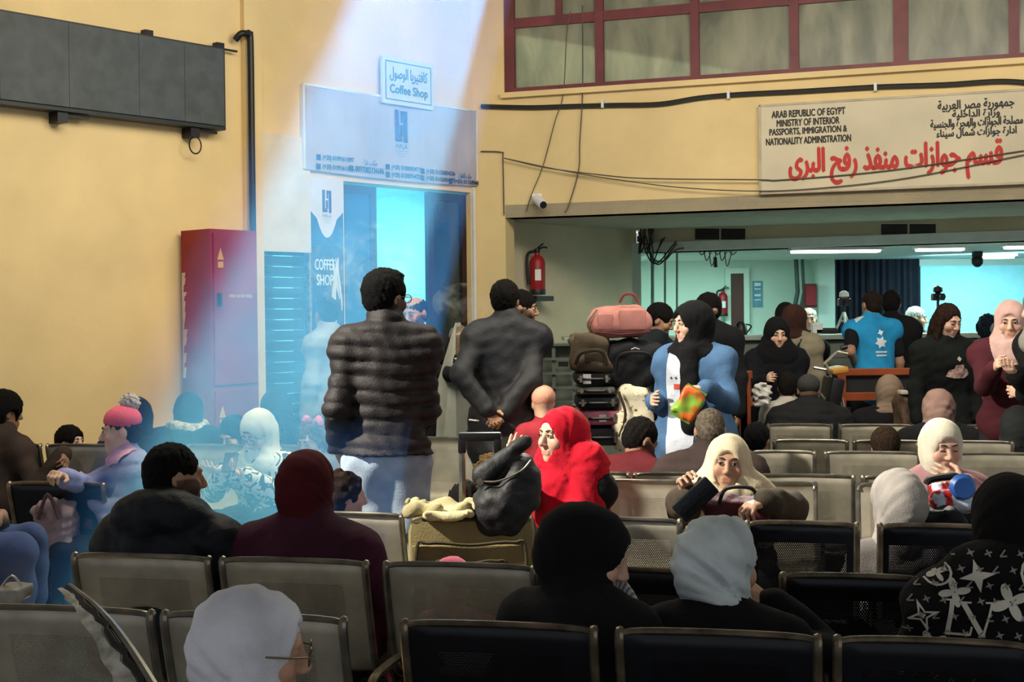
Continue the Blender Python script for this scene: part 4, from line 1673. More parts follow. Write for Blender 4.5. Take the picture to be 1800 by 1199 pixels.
# coffee shop sign
sg_ = thing_w('coffee_shop_sign', 'small pale framed plaque reading Coffee Shop above the banner', 'sign', LP(lw(718, 190)[0], 3.0))
ua, za = lw(673, 140, .085)
ub, zb_ = lw(762, 155, .085)
z0, z1 = lw(673, 180, .085)[1], lw(673, 97, .085)[1]
m_ = MB()
slab(m_, LP, ua, ub, z0, z1, 0.056, 0.085)
m_.build('plate', mat("plaque_pale", '#c9d2cd', rough=0.5, var=.04), sg_)
m_ = MB()
for q in ((ua + .03, ub - .03, z0 + .035, z0 + .045), (ua + .03, ub - .03, z1 - .045, z1 - .035), (ua + .03, ua + .04, z0 + .035, z1 - .035), (ub - .04, ub - .03, z0 + .035, z1 - .035)):
    slab(m_, LP, *q, 0.085, 0.087)
m_slate = mat("sign_slate", '#4d6b7e')
m_.build('border', m_slate, sg_)
wS = (ub - ua) * .74
text_on('lettering', arabic('كافتيريا الوصول'), LP((ua + ub) / 2, z1 - (z1 - z0) * .36, .086), LU, ZV, LN, wS, m_slate, sg_, height=(z1 - z0) * .30, bold=.003)
text_on('lettering', 'Coffee Shop', LP((ua + ub) / 2, z0 + (z1 - z0) * .30, .086), LU, ZV, LN, wS, m_slate, sg_, height=(z1 - z0) * .24, bold=.004)


def hala(parent, u, z, h, n):
    """the H-shaped monogram made of two interlocking hooks, with the name under it"""
    m_p = mat("hala_plum", '#43135a', var=.05)
    w = h * .52
    t = h * .155

    def bar(mb, x0, x1, y0, y1):
        slab(mb, LP, u - w / 2 + x0, u - w / 2 + x1, z + y0, z + y1, n, n + .002)
    m_ = MB()
    bar(m_, 0, t, .02 * h, h)
    bar(m_, t, w * .56, .02 * h, .02 * h + t)
    bar(m_, w * .40, w * .40 + t * .75, .02 * h + t, .55 * h)
    m_.build('emblem', m_p, parent)
    m_ = MB()
    bar(m_, w - t, w, .0 * h, h * .98)
    bar(m_, w * .46, w - t, h * .98 - t, h * .98)
    bar(m_, w * .46, w * .46 + t * .6, h * .62, h * .98 - t)
    m_.build('emblem', m_p, parent)
    text_on('lettering', 'HALA', LP(u, z - .13 * h, n), LU, ZV, LN, w * .95, mat("hala_grey", '#4a4d57'), parent, height=h * .16)
    for k, ww in enumerate((1.1, .9, .5)):
        text_on('lettering', 'Consulting and Tourism'[:int(22 * ww / 1.1)], LP(u, z - (.28 + .08 * k) * h, n), LU, ZV, LN, w * ww, mat("hala_grey", '#4a4d57'), parent, height=h * .045)


# long banner over the door
bn = thing_w('shop_banner', 'wide pale lilac banner with plum monogram and phone numbers over the door', 'banner', LP(lw(690, 320)[0], zD))
ua, ub = lw(535, 220, .05)[0], lw(841, 260, .05)[0]
ub = min(ub, uC - .01)
z0, z1 = lw(690, 312, .05)[1], lw(690, 172, .05)[1]
m_ban = mat("banner_cloth", '#e2dde6', rough=0.6, var=.05, vscale=3, bump=.1, bscale=4)
NB = 24
bmn = bmesh.new()
rows_ = []
for j in range(7):
    rr = []
    for i in range(NB + 1):
        t, v = i / NB, j / 6
        n_ = .045 + .006 * math.sin(t * 17 + v * 3) * (v) + .004 * math.sin(t * 41)
        sag = -.02 * math.sin(t * math.pi) if j == 0 else 0
        rr.append(bmn.verts.new(LP(ua + (ub - ua) * t, z0 + (z1 - z0) * v + sag, n_)))
    rows_.append(rr)
for j in range(6):
    for i in range(NB):
        bmn.faces.new((rows_[j][i], rows_[j][i + 1], rows_[j + 1][i + 1], rows_[j + 1][i]))
r2 = bmesh.ops.solidify(bmn, geom=bmn.faces[:], thickness=.006)
me = bpy.data.meshes.new('cloth')
bmn.to_mesh(me)
bmn.free()
obj('cloth', me, bn, m_ban)
for u in (ua, ub):
    m_ = MB()
    slab(m_, LP, u - .01, u + .01, z0, z1, 0.0, 0.05)
    m_.build('batten', m_white, bn)
m_ = MB()
slab(m_, LP, ua, ub, z1 - .01, z1 + .01, 0.0, 0.05)
slab(m_, LP, ua, ub, z0 + .0, z0 + .02, 0.0, 0.04)
m_.build('batten', m_white, bn)
uh = lw(706, 240, .06)[0]
zh = lw(706, 250, .06)[1]
hala(bn, uh, zh, lw(706, 194, .06)[1] - zh, .058)
m_num = mat("number_grey", '#2c2e40', var=.05)
for (px, py, s_, wpx) in ((595, 280, '(+20) 01091611097', 54), (595, 296, '(+20) 01091611095', 54), (715, 297, '(+20) 01000954715', 52), (715, 310, '(+20) 01000954720', 52),
                          (775, 304, '(+20) 01155854236', 50), (775, 316, '(+20) 01155854277', 50), (650, 299, '0097082136686', 50), (820, 321, '(+20) 01158948', 42)):
    u, z = lw(px, py, .06)
    wv = lw(px + wpx / 2, py, .06)[0] - lw(px - wpx / 2, py, .06)[0]
    text_on('lettering', s_, LP(u, z, .058), LU, ZV, LN, wv, m_num, bn, height=.048, bold=.002)
    m_ = MB()
    slab(m_, LP, u - wv / 2 - .07, u - wv / 2 - .025, z - .024, z + .024, .058, .061)
    m_.build('icon', m_num, bn)
for (px, py, s_) in ((651, 287, 'مكتب غزة'), (818, 310, 'مكتب القاهرة')):
    u, z = lw(px, py, .06)
    text_on('lettering', arabic(s_), LP(u, z, .058), LU, ZV, LN, .16, m_num, bn, height=.06, bold=.001)
# tall poster left of the door with the same mark on a white shield
ps = thing_w('shop_poster', 'tall blue poster with white shield and plum monogram left of the door', 'poster', LP(lw(575, 600)[0], 0.4))
ua, ub = lw(547, 420, .03)[0], lw(605, 420, .03)[0]
z0, z1 = lw(575, 690, .03)[1], lw(575, 313, .03)[1]
zmid = lw(575, 432, .03)[1]
m_ = MB()
slab(m_, LP, ua, ub, zmid, z1, .004, .02)
m_.build('upper_sheet', mat("poster_blue", '#274f80', rough=.4, var=.05), ps)
m_ = MB()
slab(m_, LP, ua + .02, ub, z0, zmid - .005, .004, .02)
m_.build('lower_sheet', mat("poster_dark", '#2b2f4c', rough=.4, var=.1), ps)
wP = ub - ua
zs = lw(575, 418, .03)[1]
sh2 = [(0, z1), (wP, z1), (wP, z1 - .28)]
for k in range(9):
    t = k / 8
    x = wP * .80 - wP * .6 * t
    sh2.append((x, zs + .16 * (2 * t - 1) ** 2 * 1.4 if 0 else zs + abs(2 * t - 1) ** 2 * .16))
sh2.append((0, z1 - .28))
m_ = MB()
m_.prism([LP(ua + a, b, .0205) for a, b in sh2], LN * .001)
m_.build('shield', mat("poster_white", '#d6d2da', var=.04), ps)
zz = lw(575, 374, .03)[1]
hala(ps, (ua + ub) / 2, zz, lw(575, 334, .03)[1] - zz, .022)
text_on('lettering', 'COFFEE', LP((ua + ub) / 2 - .03, zmid - .16, .02), LU, ZV, LN, wP * .6, m_white, ps, height=.09, bold=.002)
text_on('lettering', 'SHOP', LP((ua + ub) / 2 - .03, zmid - .29, .02), LU, ZV, LN, wP * .5, m_white, ps, height=.09, bold=.002)
for k in range(5):
    m_ = MB()
    pts = [LP(ua + .24 + .02 * k + .02 * math.sin(t * 4 + k), zmid - .1 - t * (.35 + .1 * (k % 3)), .022) for t in np.linspace(0, 1, 8)]
    m_.tube(pts, [.004 + .006 * math.sin(3.1 * i / 7) for i in range(8)], 5)
    m_.build('painted_stroke', m_white, ps)

# passport department sign
sn = thing_w('passport_sign', 'large beige sign with red Arabic line for the passport department', 'sign', RP(rw(1560, 340)[0], 2.6))
ua, ub = rw(1334, 260, .06)[0], rw(1334, 260, .06)[0] + 2.62
z0, z1 = rw(1334, 342, .06)[1], rw(1334, 184, .06)[1]
m_ = MB()
slab(m_, RP, ua, ub, z0, z1, 0.003, 0.055)
m_.build('plate', mat("sign_beige", '#cbbfa2', rough=0.55, var=.07, vscale=2), sn)
m_ = MB()
for q in ((ua, ub, z0, z0 + .02), (ua, ub, z1 - .02, z1), (ua, ua + .02, z0, z1), (ub - .02, ub, z0, z1)):
    slab(m_, RP, *q, .055, .062)
m_.build('frame', mat("sign_edge", '#b3a78e', rough=.5), sn)


def rtext(s_, px0, px1, py, hpx, m, bold=.003):
    (u0_, z_), (u1_, z2) = rw(px0, py, .06), rw(px1, py, .06)
    h_ = rw((px0 + px1) / 2, py - hpx / 2, .06)[1] - rw((px0 + px1) / 2, py + hpx / 2, .06)[1]
    c_ = rw((px0 + px1) / 2, py, .06)
    text_on('lettering', s_, RP(c_[0], c_[1], .056), RU, ZV, RN, u1_ - u0_, m, sn, height=h_, bold=bold)


rtext('ARAB REPUBLIC OF EGYPT', 1356, 1485, 198, 12, m_letter, .0025)
rtext('MINISTRY OF INTERIOR', 1365, 1475, 214, 12, m_letter, .0025)
rtext('PASSPORTS, IMMIGRATION &', 1352, 1488, 230, 13, m_letter, .0025)
rtext('NATIONALITY ADMINISTRATION', 1346, 1495, 246, 12, m_letter, .0025)
rtext(arabic('جمهورية مصر العربية'), 1648, 1782, 184, 21, m_letter, .003)
rtext(arabic('وزارة الداخلية'), 1674, 1757, 200, 17, m_letter, .003)
rtext(arabic('مصلحة الجوازات والهجرة والجنسية'), 1635, 1797, 216, 19, m_letter, .003)
rtext(arabic('ادارة جوازات شمال سيناء'), 1646, 1786, 233, 17, m_letter, .003)
rtext(arabic('قسم جوازات منفذ رفح البرى'), 1383, 1757, 286, 66, m_redletter, .009)

# cables along the window wall
m_cab = mat("cable_black", '#1f2220', rough=0.5)
m_wire = mat("wire_grey", '#5a5344', rough=0.6)


def rline(pts, r, out=.03):
    return [RP(*rw(x, y, out), out) for x, y in pts], r


def cable(name, label, pts, r, out=.03, m=m_cab):
    p, r = rline(pts, r, out)
    return MB().tube(bez(p, 6), r, 6).build(name, m, label=label, cat='cable', smooth=True)


c1 = cable('power_cable', 'thick black cable clipped under the maroon window band', [(846, 187), (930, 189), (1000, 187), (1080, 185), (1160, 183), (1230, 172), (1300, 166), (1400, 161), (1540, 153), (1660, 149), (1760, 143), (1830, 148)], .022)
for x, y in ((1060, 183), (1281, 167), (1539, 153)):
    u, z = rw(x, y, .03)
    m_ = MB()
    slab(m_, RP, u - .012, u + .012, z - .035, z + .035, .0, .058)
    m_.build('clip', m_white, c1)
cable('wire', 'thin wire hanging left of the camera in front of the yellow band', [(1003, 20), (996, 60), (990, 165), (975, 215), (955, 290), (935, 340), (925, 372)], .005, .04, m_wire)
cable('wire', 'thin wire with a loose end hanging over the window and yellow band', [(1024, 10), (1024, 160), (1019, 250), (1017, 300), (1000, 360), (993, 374)], .006, .04, m_wire)
cable('wire', 'thin sagging wire running to the beige sign', [(886, 278), (960, 295), (1060, 308), (1140, 314), (1330, 316), (1380, 316), (1560, 300), (1800, 265)], .006, .07, m_wire)
cable('wire', 'lower thin sagging wire crossing the beige sign', [(886, 278), (1000, 302), (1100, 318), (1200, 330), (1330, 336), (1450, 330), (1600, 312), (1800, 272)], .005, .075, m_wire)
cable('wire', 'thin wire dropping down the yellow pier edge', [(845, 266), (882, 268), (884, 280), (886, 378)], .006, .02, m_wire)

# security cameras
cc = thing_w('security_camera', 'small white bullet security camera under the yellow band', 'camera', RP(*rw(945, 370)))
u, z = rw(945, 356, .1)
MB().box(RP(u - .03, z + .05, .03), (.09, .05, .07)).build('bracket', m_white, cc)
a = RP(u - .03, z + .04, .05)
MB().tube([a, a + Vector((.06, -.16, -.07))], .042, 12).build('housing', m_white, cc, True)
MB().tube([a + Vector((.06, -.16, -.07)), a + Vector((.064, -.17, -.074))], .034, 12).build('lens', m_black, cc, True)
c = at(1718, 447, 15.6)
dm = thing_w('dome_camera', 'black dome camera under the low ceiling among the lamps', 'camera', (c.x, c.y, zI - .15))
MB().box((c.x, c.y, zI - .03), (.1, .1, .06), bev=.01).build('mount', m_black, dm)
MB().lathe([(.05, .12), (.065, .08), (.06, .03), (.035, 0.0), (.01, -.01)], 14, Matrix.Translation((c.x, c.y, zI - .17))).build('dome', m_black, dm, True)


# fire extinguishers
def extinguisher(label, p, h, ry=0):
    t = thing_w('fire_extinguisher', label, 'fire extinguisher', p)
    r = h * .155
    M = Matrix.Translation(p)
    MB().lathe([(r * .9, 0), (r, h * .03), (r, h * .66), (r * .75, h * .74), (r * .35, h * .79), (r * .3, h * .84)], 16, M).build('cylinder', m_dkred, t, True)
    MB().lathe([(r * .28, h * .84), (r * .4, h * .86), (r * .35, h * .92)], 10, M).build('valve', m_black, t, True)
    P0 = Vector(p)
    MB().tube([P0 + Vector((0, 0, h * .9)), P0 + Vector((r * .9, 0, h * .95)), P0 + Vector((r * 1.3, 0, h * .93))], h * .018, 6).tube(
        [P0 + Vector((0, 0, h * .92)), P0 + Vector((r * .8, 0, h * 1.02))], h * .018, 6).build('lever', m_black, t, True)
    MB().tube(bez([P0 + Vector((-r * .3, 0, h * .87)), P0 + Vector((-r * 1.25, 0, h * .8)), P0 + Vector((-r * 1.3, 0, h * .45)), P0 + Vector((-r * 1.15, 0, h * .2))], 5), h * .03, 8).build('hose', m_black, t, True)
    MB().tube([P0 + Vector((r * .2, -r * 1.02, h * .34)), P0 + Vector((r * .2, -r * 1.02, h * .50))], r * .01, 4)
    lb = MB()
    for k in range(5):
        t0, t1 = -1.9 + k * .16, -1.9 + (k + 1) * .16
        lb.poly([P0 + Vector((r * 1.01 * math.cos(t0), r * 1.01 * math.sin(t0), h * .28)), P0 + Vector((r * 1.01 * math.cos(t1), r * 1.01 * math.sin(t1), h * .28)),
                 P0 + Vector((r * 1.01 * math.cos(t1), r * 1.01 * math.sin(t1), h * .5)), P0 + Vector((r * 1.01 * math.cos(t0), r * 1.01 * math.sin(t0), h * .5))])
    lb.build('paper_label', m_white, t)
    MB().lathe([(r * 1.02, h * .0), (r * 1.04, h * .02), (r * 1.04, h * .09), (r * 1.02, h * .1)], 16, M).build('foot_ring', m_black, t, True)
    return t


pe = at_plane(945, 518, LO + LN * .11, LN)
extinguisher('large red fire extinguisher hung on the cream recess wall', pe, at_plane(945, 430, LO + LN * .11, LN).z - pe.z)
pe2 = at(1271, 556, YB - .15)
extinguisher('distant red fire extinguisher hung beside the brown door', pe2, at(1271, 503, YB - .15).z - pe2.z)
MB().box((pe.x, pe.y, pe.z - .04), (.26, .2, .05), rot=Matrix.Rotation(math.atan2(LU.y, LU.x), 3, 'Z')).build('shelf_bracket', m_black, label='dark bracket under the large red extinguisher', cat='bracket')
# pipes and cables in the corner of the passport hall
cp = []
for px, y0, y1, r, dd, lb in ((1147, 402, 560, .018, 14.9, 'leftmost thin pipe down the teal corner wall'), (1169, 402, 560, .012, 14.9, 'middle thin pipe down the teal corner wall'), (1190, 440, 560, .012, 15.2, 'rightmost thin pipe down the teal corner wall')):
    a, b = at(px, y0, dd), at(px, y1, dd)
    MB().tube([a, b, (b.x, b.y, .1)], r, 8).build('conduit', mat("conduit_grey", '#6f8d85', rough=.5), label=lb, cat='pipe', smooth=True)
tg = thing_w('cable_tangle', 'tangle of loose cables and boxes at the corner of the beam', 'cable', at(1145, 430, 14.7))
r_ = random.Random(11)
for k in range(9):
    x0, x1 = r_.uniform(1120, 1165), r_.uniform(1130, 1190)
    sag = r_.uniform(20, 60)
    MB().tube(bez([at(x0, r_.uniform(398, 412), 14.7), at((x0 + x1) / 2 - 6, 405 + sag, 14.65), at(x1, r_.uniform(398, 440), 14.7)], 8), .008, 5).build('cable', m_cab, tg, True)
MB().tube(bez([at(1132, 424, 14.7), at(1148, 455, 14.7), at(1168, 458, 14.7), at(1195, 437, 14.7), at(1260, 440, 14.9), at(1285, 442, 15)], 8), .009, 5).build('cable', m_wire, tg, True)
for k in range(7):
    x0 = 1228 + k * 9
    MB().tube(bez([at(x0, 439, 15), at(x0 + 5, 440 + 8 + 10 * (k % 3), 15), at(x0 + 14, 441, 15)], 6), .006, 5).build('cable', m_wire, tg, True)
MB().tube([at(1257, 452, 15), at(1258, 470, 15)], .02, 6).build('plug', m_black, tg, True)
MB().box(at(1126, 420, 14.7), (.07, .06, .06)).build('junction_box', m_black, tg)
MB().box(at(1144, 404, 14.7), (.06, .06, .05)).build('junction_box', m_black, tg)
# notice, red box and thick pipes on the back wall
nb_ = thing_w('wall_notice', 'small blue and white notice on the pale back wall', 'poster', at(1331, 540, YB - .02))
back_box('sheet', 1323, 1340, 494, 540, mat("notice_blue", '#5d8fa6', var=.15, vscale=12), .01, parent=nb_)
for (y0_, y1_) in ((497, 503), (507, 509), (517, 521), (526, 528)):
    back_box('printed_bar', 1326, 1337, y0_, y1_, m_white, .012, parent=nb_)
rb = thing_w('wall_box', 'dark red fire box on the column beside the officer', 'box', at(1422, 540, YB - .4))
back_box('body', 1411, 1432, 499, 541, mat("box_maroon", '#5b2b2e'), .12, YB - .42, parent=rb)
back_box('lid', 1413, 1430, 503, 537, m_dkred, .14, YB - .42, parent=rb)
for px, r, lb in ((1399, .028, 'thick dark pipe left of the red wall box'), (1410, .020, 'thinner dark pipe beside the red wall box')):
    a, b = at(px, 452, YB - .3), at(px + 3, 560, YB - .3)
    MB().tube([a, (a.x + .02, a.y, 1.9), (a.x - .02, a.y, 1.7), b, (b.x, b.y, .1)], r, 8).build('pipe', mat("pipe_dark", '#3c4a47', rough=.5), label=lb, cat='pipe', smooth=True)

# passport counter
yC = 13.2
ct = thing_w('passport_counter', 'long grey green passport counter across the back of the hall', 'counter', (3, yC, 0))
zC = 1.37
m_cn = mat("counter_front", '#6e776c', rough=.6, var=.12, vscale=3)
xw0, xw1 = 0.50, 6.4
MB().box(((xw0 + xw1) / 2, yC + .28, zC + .02), (xw1 - xw0, .62, .05), bev=.01).build('worktop', mat("counter_top", '#9aa79c', rough=.35), ct)
x = xw0
while x < xw1 - .05:
    x2 = min(x + .72, xw1)
    MB().box(((x + x2) / 2, yC + .3, (zC - .01) / 2), (x2 - x - .012, .5, zC - .02)).build('front_panel', m_cn, ct)
    for k in range(5):
        MB().box(((x + x2) / 2, yC + .045, .2 + k * .25), (x2 - x - .05, .012, .02)).build('batten', m_cn, ct)
    x = x2


# tripods with cameras on the counter
def tripod(label, px, py0, py1, dd):
    a, b = at(px, py1, dd), at(px, py0, dd)
    t = thing_w('camera_tripod', label, 'tripod', (a.x, a.y, zC + .045))
    zb = zC + .046
    h = b.z - zb
    top = Vector((a.x, a.y, zb + h * .62))
    for k in range(3):
        an = k * 2.09 + .5
        foot = Vector((a.x + .30 * h * math.cos(an), a.y + .26 * h * math.sin(an), zb))
        MB().tube([top, foot], [.014, .010], 6).build('leg', mat("tripod_silver", '#cfd4d4', rough=.3, metal=.7), t, True)
    MB().tube([top - ZV * h * .2, top + ZV * h * .22], .014, 8).build('column', m_black, t, True)
    MB().tube([top - ZV * h * .25 + Vector((-.12 * h, 0, 0)), top - ZV * h * .25 + Vector((.12 * h, 0, 0))], .008, 6).build('brace', mat("tripod_silver", '#cfd4d4'), t)
    c = top + ZV * h * .28
    MB().box(c, (.12, .08, .07), bev=.01).tube([c, c + Vector((.02, -.1, 0))], .03, 10).build('camera_head', m_black, t)
    MB().lathe([(.02, 0), (.05, .02), (.045, .06), (.01, .08)], 10, Matrix.Translation(c + ZV * .035)).build('cap', m_white if 'white' in label else m_black, t, True)


tripod('silver tripod with a white topped camera standing on the counter', 1484, 525, 592, 13.45)
tripod('tripod with a black camera on the counter behind the dark haired woman', 1649, 515, 592, 13.45)
kt = at(1303, 594, 13.4)
kk = thing_w('kettle', 'small black kettle on the counter near the brown door', 'kettle', (kt.x, kt.y, zC + .045))
MB().lathe([(.06, 0), (.065, .02), (.05, .10), (.03, .13)], 12, Matrix.Translation((kt.x, kt.y, zC + .047))).build('pot', m_black, kk, True)
MB().tube(bez([(kt.x + .05, kt.y, zC + .15), (kt.x + .1, kt.y, zC + .13), (kt.x + .06, kt.y, zC + .07)], 4), .008, 6).build('handle', m_black, kk, True)
for i, (px, w_, h_, m2, lb) in enumerate(((1436, .1, .1, m_white, 'small white cup on the passport counter'), (1452, .22, .05, m_black, 'flat black stamp box on the passport counter'), (1505, .1, .06, m_black, 'small dark box by the tripod on the counter'))):
    c = at(px, 592, 13.45)
    q = thing_w('desk_item', lb, 'box', (c.x, c.y, zC + .046))
    MB().box((c.x, c.y, zC + .048 + h_ / 2), (w_, .1, h_), bev=.01).build('body', m2, q)
    MB().box((c.x, c.y, zC + .05 + h_), (w_ * .9, .09, .012), bev=.003).build('lid', m2, q)

# ------------------------------------------------------------------ wooden benches
m_wood = mat("varnished_wood", '#9a4a26', rough=.4, var=.2, vscale=3, bump=.05)


def wood_bench(label, px0, px1, py_top, dd, rails=((0, .06), (-.20, .07))):
    a, b = at(px0, py_top, dd), at(px1, py_top, dd)
    zt = a.z
    t = thing_w('wooden_bench', label, 'bench', ((a.x + b.x) / 2, dd, 0))
    for dz, hh in rails:
        MB().box(((a.x + b.x) / 2, dd, zt + dz - hh / 2), (b.x - a.x, .05, hh), bev=.008).build('rail', m_wood, t)
    MB().box(((a.x + b.x) / 2, dd + .03, zt - .13), (b.x - a.x, .02, .15)).build('back_panel', mat("bench_dark", '#1d1c1e'), t)
    MB().box(((a.x + b.x) / 2, dd + .27, .45), (b.x - a.x, .45, .05), bev=.01).build('seat', m_wood, t)
    for x in (a.x + .05, (a.x + b.x) / 2, b.x - .05):
        MB().box((x, dd, zt / 2), (.07, .06, zt), bev=.01).build('post', m_wood, t)
        MB().box((x, dd + .46, .22), (.06, .06, .44)).build('leg', m_wood, t)
    return t


wood_bench('long orange brown wooden bench behind the taupe headscarf', 1468, 1790, 648, 11.4)
wood_bench('wooden bench end behind the woman in the black abaya', 1352, 1432, 627, 12.3, ((0, .1), (-.2, .06)))
wood_bench('short brown wooden bench behind the blue cardigan', 1290, 1322, 652, 10.4)

# ------------------------------------------------------------------ luggage
def soft_bag(name, label, c, size, m, cat='bag', squash=.5, seed=1, extra=None, lump=.012, cell=.02, rz=0.0, ns=None):
    """stuffed bag: rounded box with dents"""
    t = thing(name, label, cat, (c[0], c[1], c[2] - size[2] / 2), rz)
    sx, sy, sz = [v / 2 for v in size]
    r = min(sx, sy, sz) * squash
    xs, ys, zs = [axis(-v - .06, v + .06, cell) for v in (sx, sy, sz)]
    F = Field(xs, ys, zs)
    X, Y, Z = F.grid()
    qx, qy, qz = np.abs(X) - (sx - r), np.abs(Y) - (sy - r), np.abs(Z) - (sz - r)
    F.F = (np.sqrt(np.maximum(qx, 0) ** 2 + np.maximum(qy, 0) ** 2 + np.maximum(qz, 0) ** 2) + np.minimum(np.maximum(qx, np.maximum(qy, qz)), 0) - r).astype(np.float32)
    F.F = F.F - wrinkles(X, Y, Z, lump, ns or max(size) * .5, seed) - wrinkles(X, Y, Z, lump * .35, .06, seed + 9)
    V, Q = F.nets()
    V[:, 2] += sz
    obj('body', np_mesh('body', V, Q), t, m)
    return t


dl = 8.75                                 # depth of the luggage trolley
sc = dl / FPX
m_pinkb = cloth('#c4857c', .8)
lt = thing_w('luggage_trolley', 'grey metal luggage trolley loaded with bags behind the blue cardigan', 'trolley', (at(1065, 700, dl).x, dl, 0))
xa, xb = at(1010, 700, dl).x, at(1140, 700, dl).x
MB().box(((xa + xb) / 2, dl, .14), (xb - xa, .55, .03)).build('platform', m_chrome, lt)
for x in (xa, xb):
    MB().tube([(x, dl + .27, .12), (x, dl + .3, .6), (x, dl + .3, 1.02)], .016, 8).build('upright', m_chrome, lt, True)
for z in (.35, .65, 1.02):
    MB().tube([(xa, dl + .3, z), (xb, dl + .3, z)], .013, 8).build('crossbar', m_chrome, lt, True)
for x in (xa + .06, xb - .06):
    for y in (dl - .2, dl + .2):
        MB().tube([(x - .015, y, .062), (x + .015, y, .062)], .058, 12).build('wheel', m_black, lt, True)
sy_ = dl - .05


def suitcase_flat(label, px0, px1, py0, py1, m, dd=sy_):
    a, b = at(px0, py1, dd - .2), at(px1, py0, dd - .2)
    t = thing_w('suitcase', label, 'suitcase', ((a.x + b.x) / 2, dd, a.z))
    MB().box(((a.x + b.x) / 2, dd, (a.z + b.z) / 2), (b.x - a.x, .42, b.z - a.z - .004), bev=.025).build('shell', m, t, True)
    MB().box(((a.x + b.x) / 2, dd - .213, (a.z + b.z) / 2), ((b.x - a.x) * .9, .008, .012)).build('zip', m_chrome, t)
    for q in (-.36, .36):
        MB().box(((a.x + b.x) / 2 + q * (b.x - a.x), dd - .22, (a.z + b.z) / 2), (.02, .02, (b.z - a.z) * .6), bev=.004).build('corner_guard', m_chrome, t)
    MB().tube(bez([((a.x + b.x) / 2 - .07, dd - .21, (a.z + b.z) / 2), ((a.x + b.x) / 2 - .05, dd - .245, (a.z + b.z) / 2), ((a.x + b.x) / 2 + .05, dd - .245, (a.z + b.z) / 2),
                   ((a.x + b.x) / 2 + .07, dd - .21, (a.z + b.z) / 2)], 4), .008, 6).build('handle', m_black, t, True)
    return t, a, b


suitcase_flat('dark suitcase lying lowest on the trolley', 1020, 1092, 752, 785, cloth('#2a2a30', .6))
_, a, b = suitcase_flat('pink hard suitcase lying on the trolley under dark cases', 1020, 1090, 721, 749, mat("pink_shell", '#b0647a', rough=.35))
MB().box((a.x + .14, sy_ - .2125, (a.z + b.z) / 2), (.045, .003, .045)).build('paper_tag', m_white, _)
suitcase_flat('navy black suitcase lying above the pink one on the trolley', 1014, 1088, 697, 719, cloth('#20242c', .6))
suitcase_flat('slim grey suitcase lying in the middle of the trolley stack', 1012, 1082, 679, 695, mat("grey_shell", '#62635c', rough=.4))
_, a, b = suitcase_flat('black suitcase with a white paper tag topmost of the stack', 1012, 1075, 655, 677, cloth('#17181c', .6))
MB().box((a.x + .07, sy_ - .2125, (a.z + b.z) / 2), (.05, .003, .06)).build('paper_tag', m_white, _)


def px_bag(name, label, px0, px1, py0, py1, dd, dep, m, **kw):
    a, b = at(px0, py1, dd), at(px1, py0, dd)
    return soft_bag(name, label, ((a.x + b.x) / 2, dd + dep / 2, (a.z + b.z) / 2), (b.x - a.x, dep, b.z - a.z), m, **kw), a, b


kb, a, b = px_bag('duffel_bag', 'khaki brown duffel bag on the left of the trolley stack', 1006, 1072, 590, 657, sy_ - .2, .34, cloth('#5d5140', .8), seed=3, lump=.02)
MB().tube(bez([(-.1, -.18, .06), (-.06, -.21, .13), (.06, -.21, .14), (.1, -.18, .05)], 5), .012, 6).build('strap', cloth('#3b3428'), kb, True)
MB().box((0.02, -.175, .1), (.12, .02, .07), bev=.008).build('pocket', cloth('#4a4033'), kb)
bb, a, b = px_bag('duffel_bag', 'big black duffel bag under the pink backpack', 1064, 1166, 598, 686, sy_ - .18, .36, cloth('#16181d', .75), seed=4, lump=.018)
MB().tube(bez([(-.12, -.19, .1), (-.09, -.215, .22), (.09, -.215, .22), (.12, -.19, .1)], 5), .011, 6).build('strap', m_black, bb, True)
MB().tube([(-.02, -.2, .255), (.005, -.205, .265), (.03, -.2, .255)], .004, 4).build('emblem', m_white, bb)
pb, a, b = px_bag('backpack', 'pink quilted backpack on top of the luggage pile', 1040, 1144, 538, 594, sy_ - .15, .3, m_pinkb, seed=6, lump=.016, squash=.8)
MB().box((.07, -.145, .11), (.17, .045, .13), bev=.02).build('front_pocket', m_pinkb, pb, True)
MB().box((-.1, -.15, .1), (.1, .03, .1), bev=.014).build('side_pocket', m_pinkb, pb, True)
MB().tube(bez([(-.18, -.06, .02), (-.205, -.1, .1), (-.15, -.12, .18)], 5), .010, 6).build('strap', cloth('#d9b0a0'), pb, True)
MB().tube([(-.17, -.155, .035), (0, -.165, .02), (.18, -.155, .035)], .005, 5).build('zip', cloth('#6b3438'), pb, True)
MB().tube(bez([(.0, -.02, .22), (.03, -.03, .27), (.09, -.03, .27), (.12, -.02, .22)], 4), .009, 6).build('carry_loop', cloth('#8d4a48'), pb, True)
m_camo = mat("spotted_cloth", '#d5ccb4', rough=.85, var=.0, vscale=22, col2='#54432f')
m_camo.node_tree.nodes['Map Range'].inputs[1].default_value = .36
m_camo.node_tree.nodes['Map Range'].inputs[2].default_value = .42
sk, a, b = px_bag('sack', 'cream sack with brown spots standing beside the suitcases', 1082, 1150, 682, 790, sy_ - .22, .3, m_camo, seed=8, lump=.02)
MB().tube(bez([(-.1, -.155, .08), (-.06, -.17, .22), (-.1, -.155, .36)], 5), .009, 6).build('strap', cloth('#3f3327'), sk, True)
MB().tube([(-.09, -.05, .375), (.05, -.05, .38)], .012, 6).build('drawstring', cloth('#6b5a44'), sk, True)

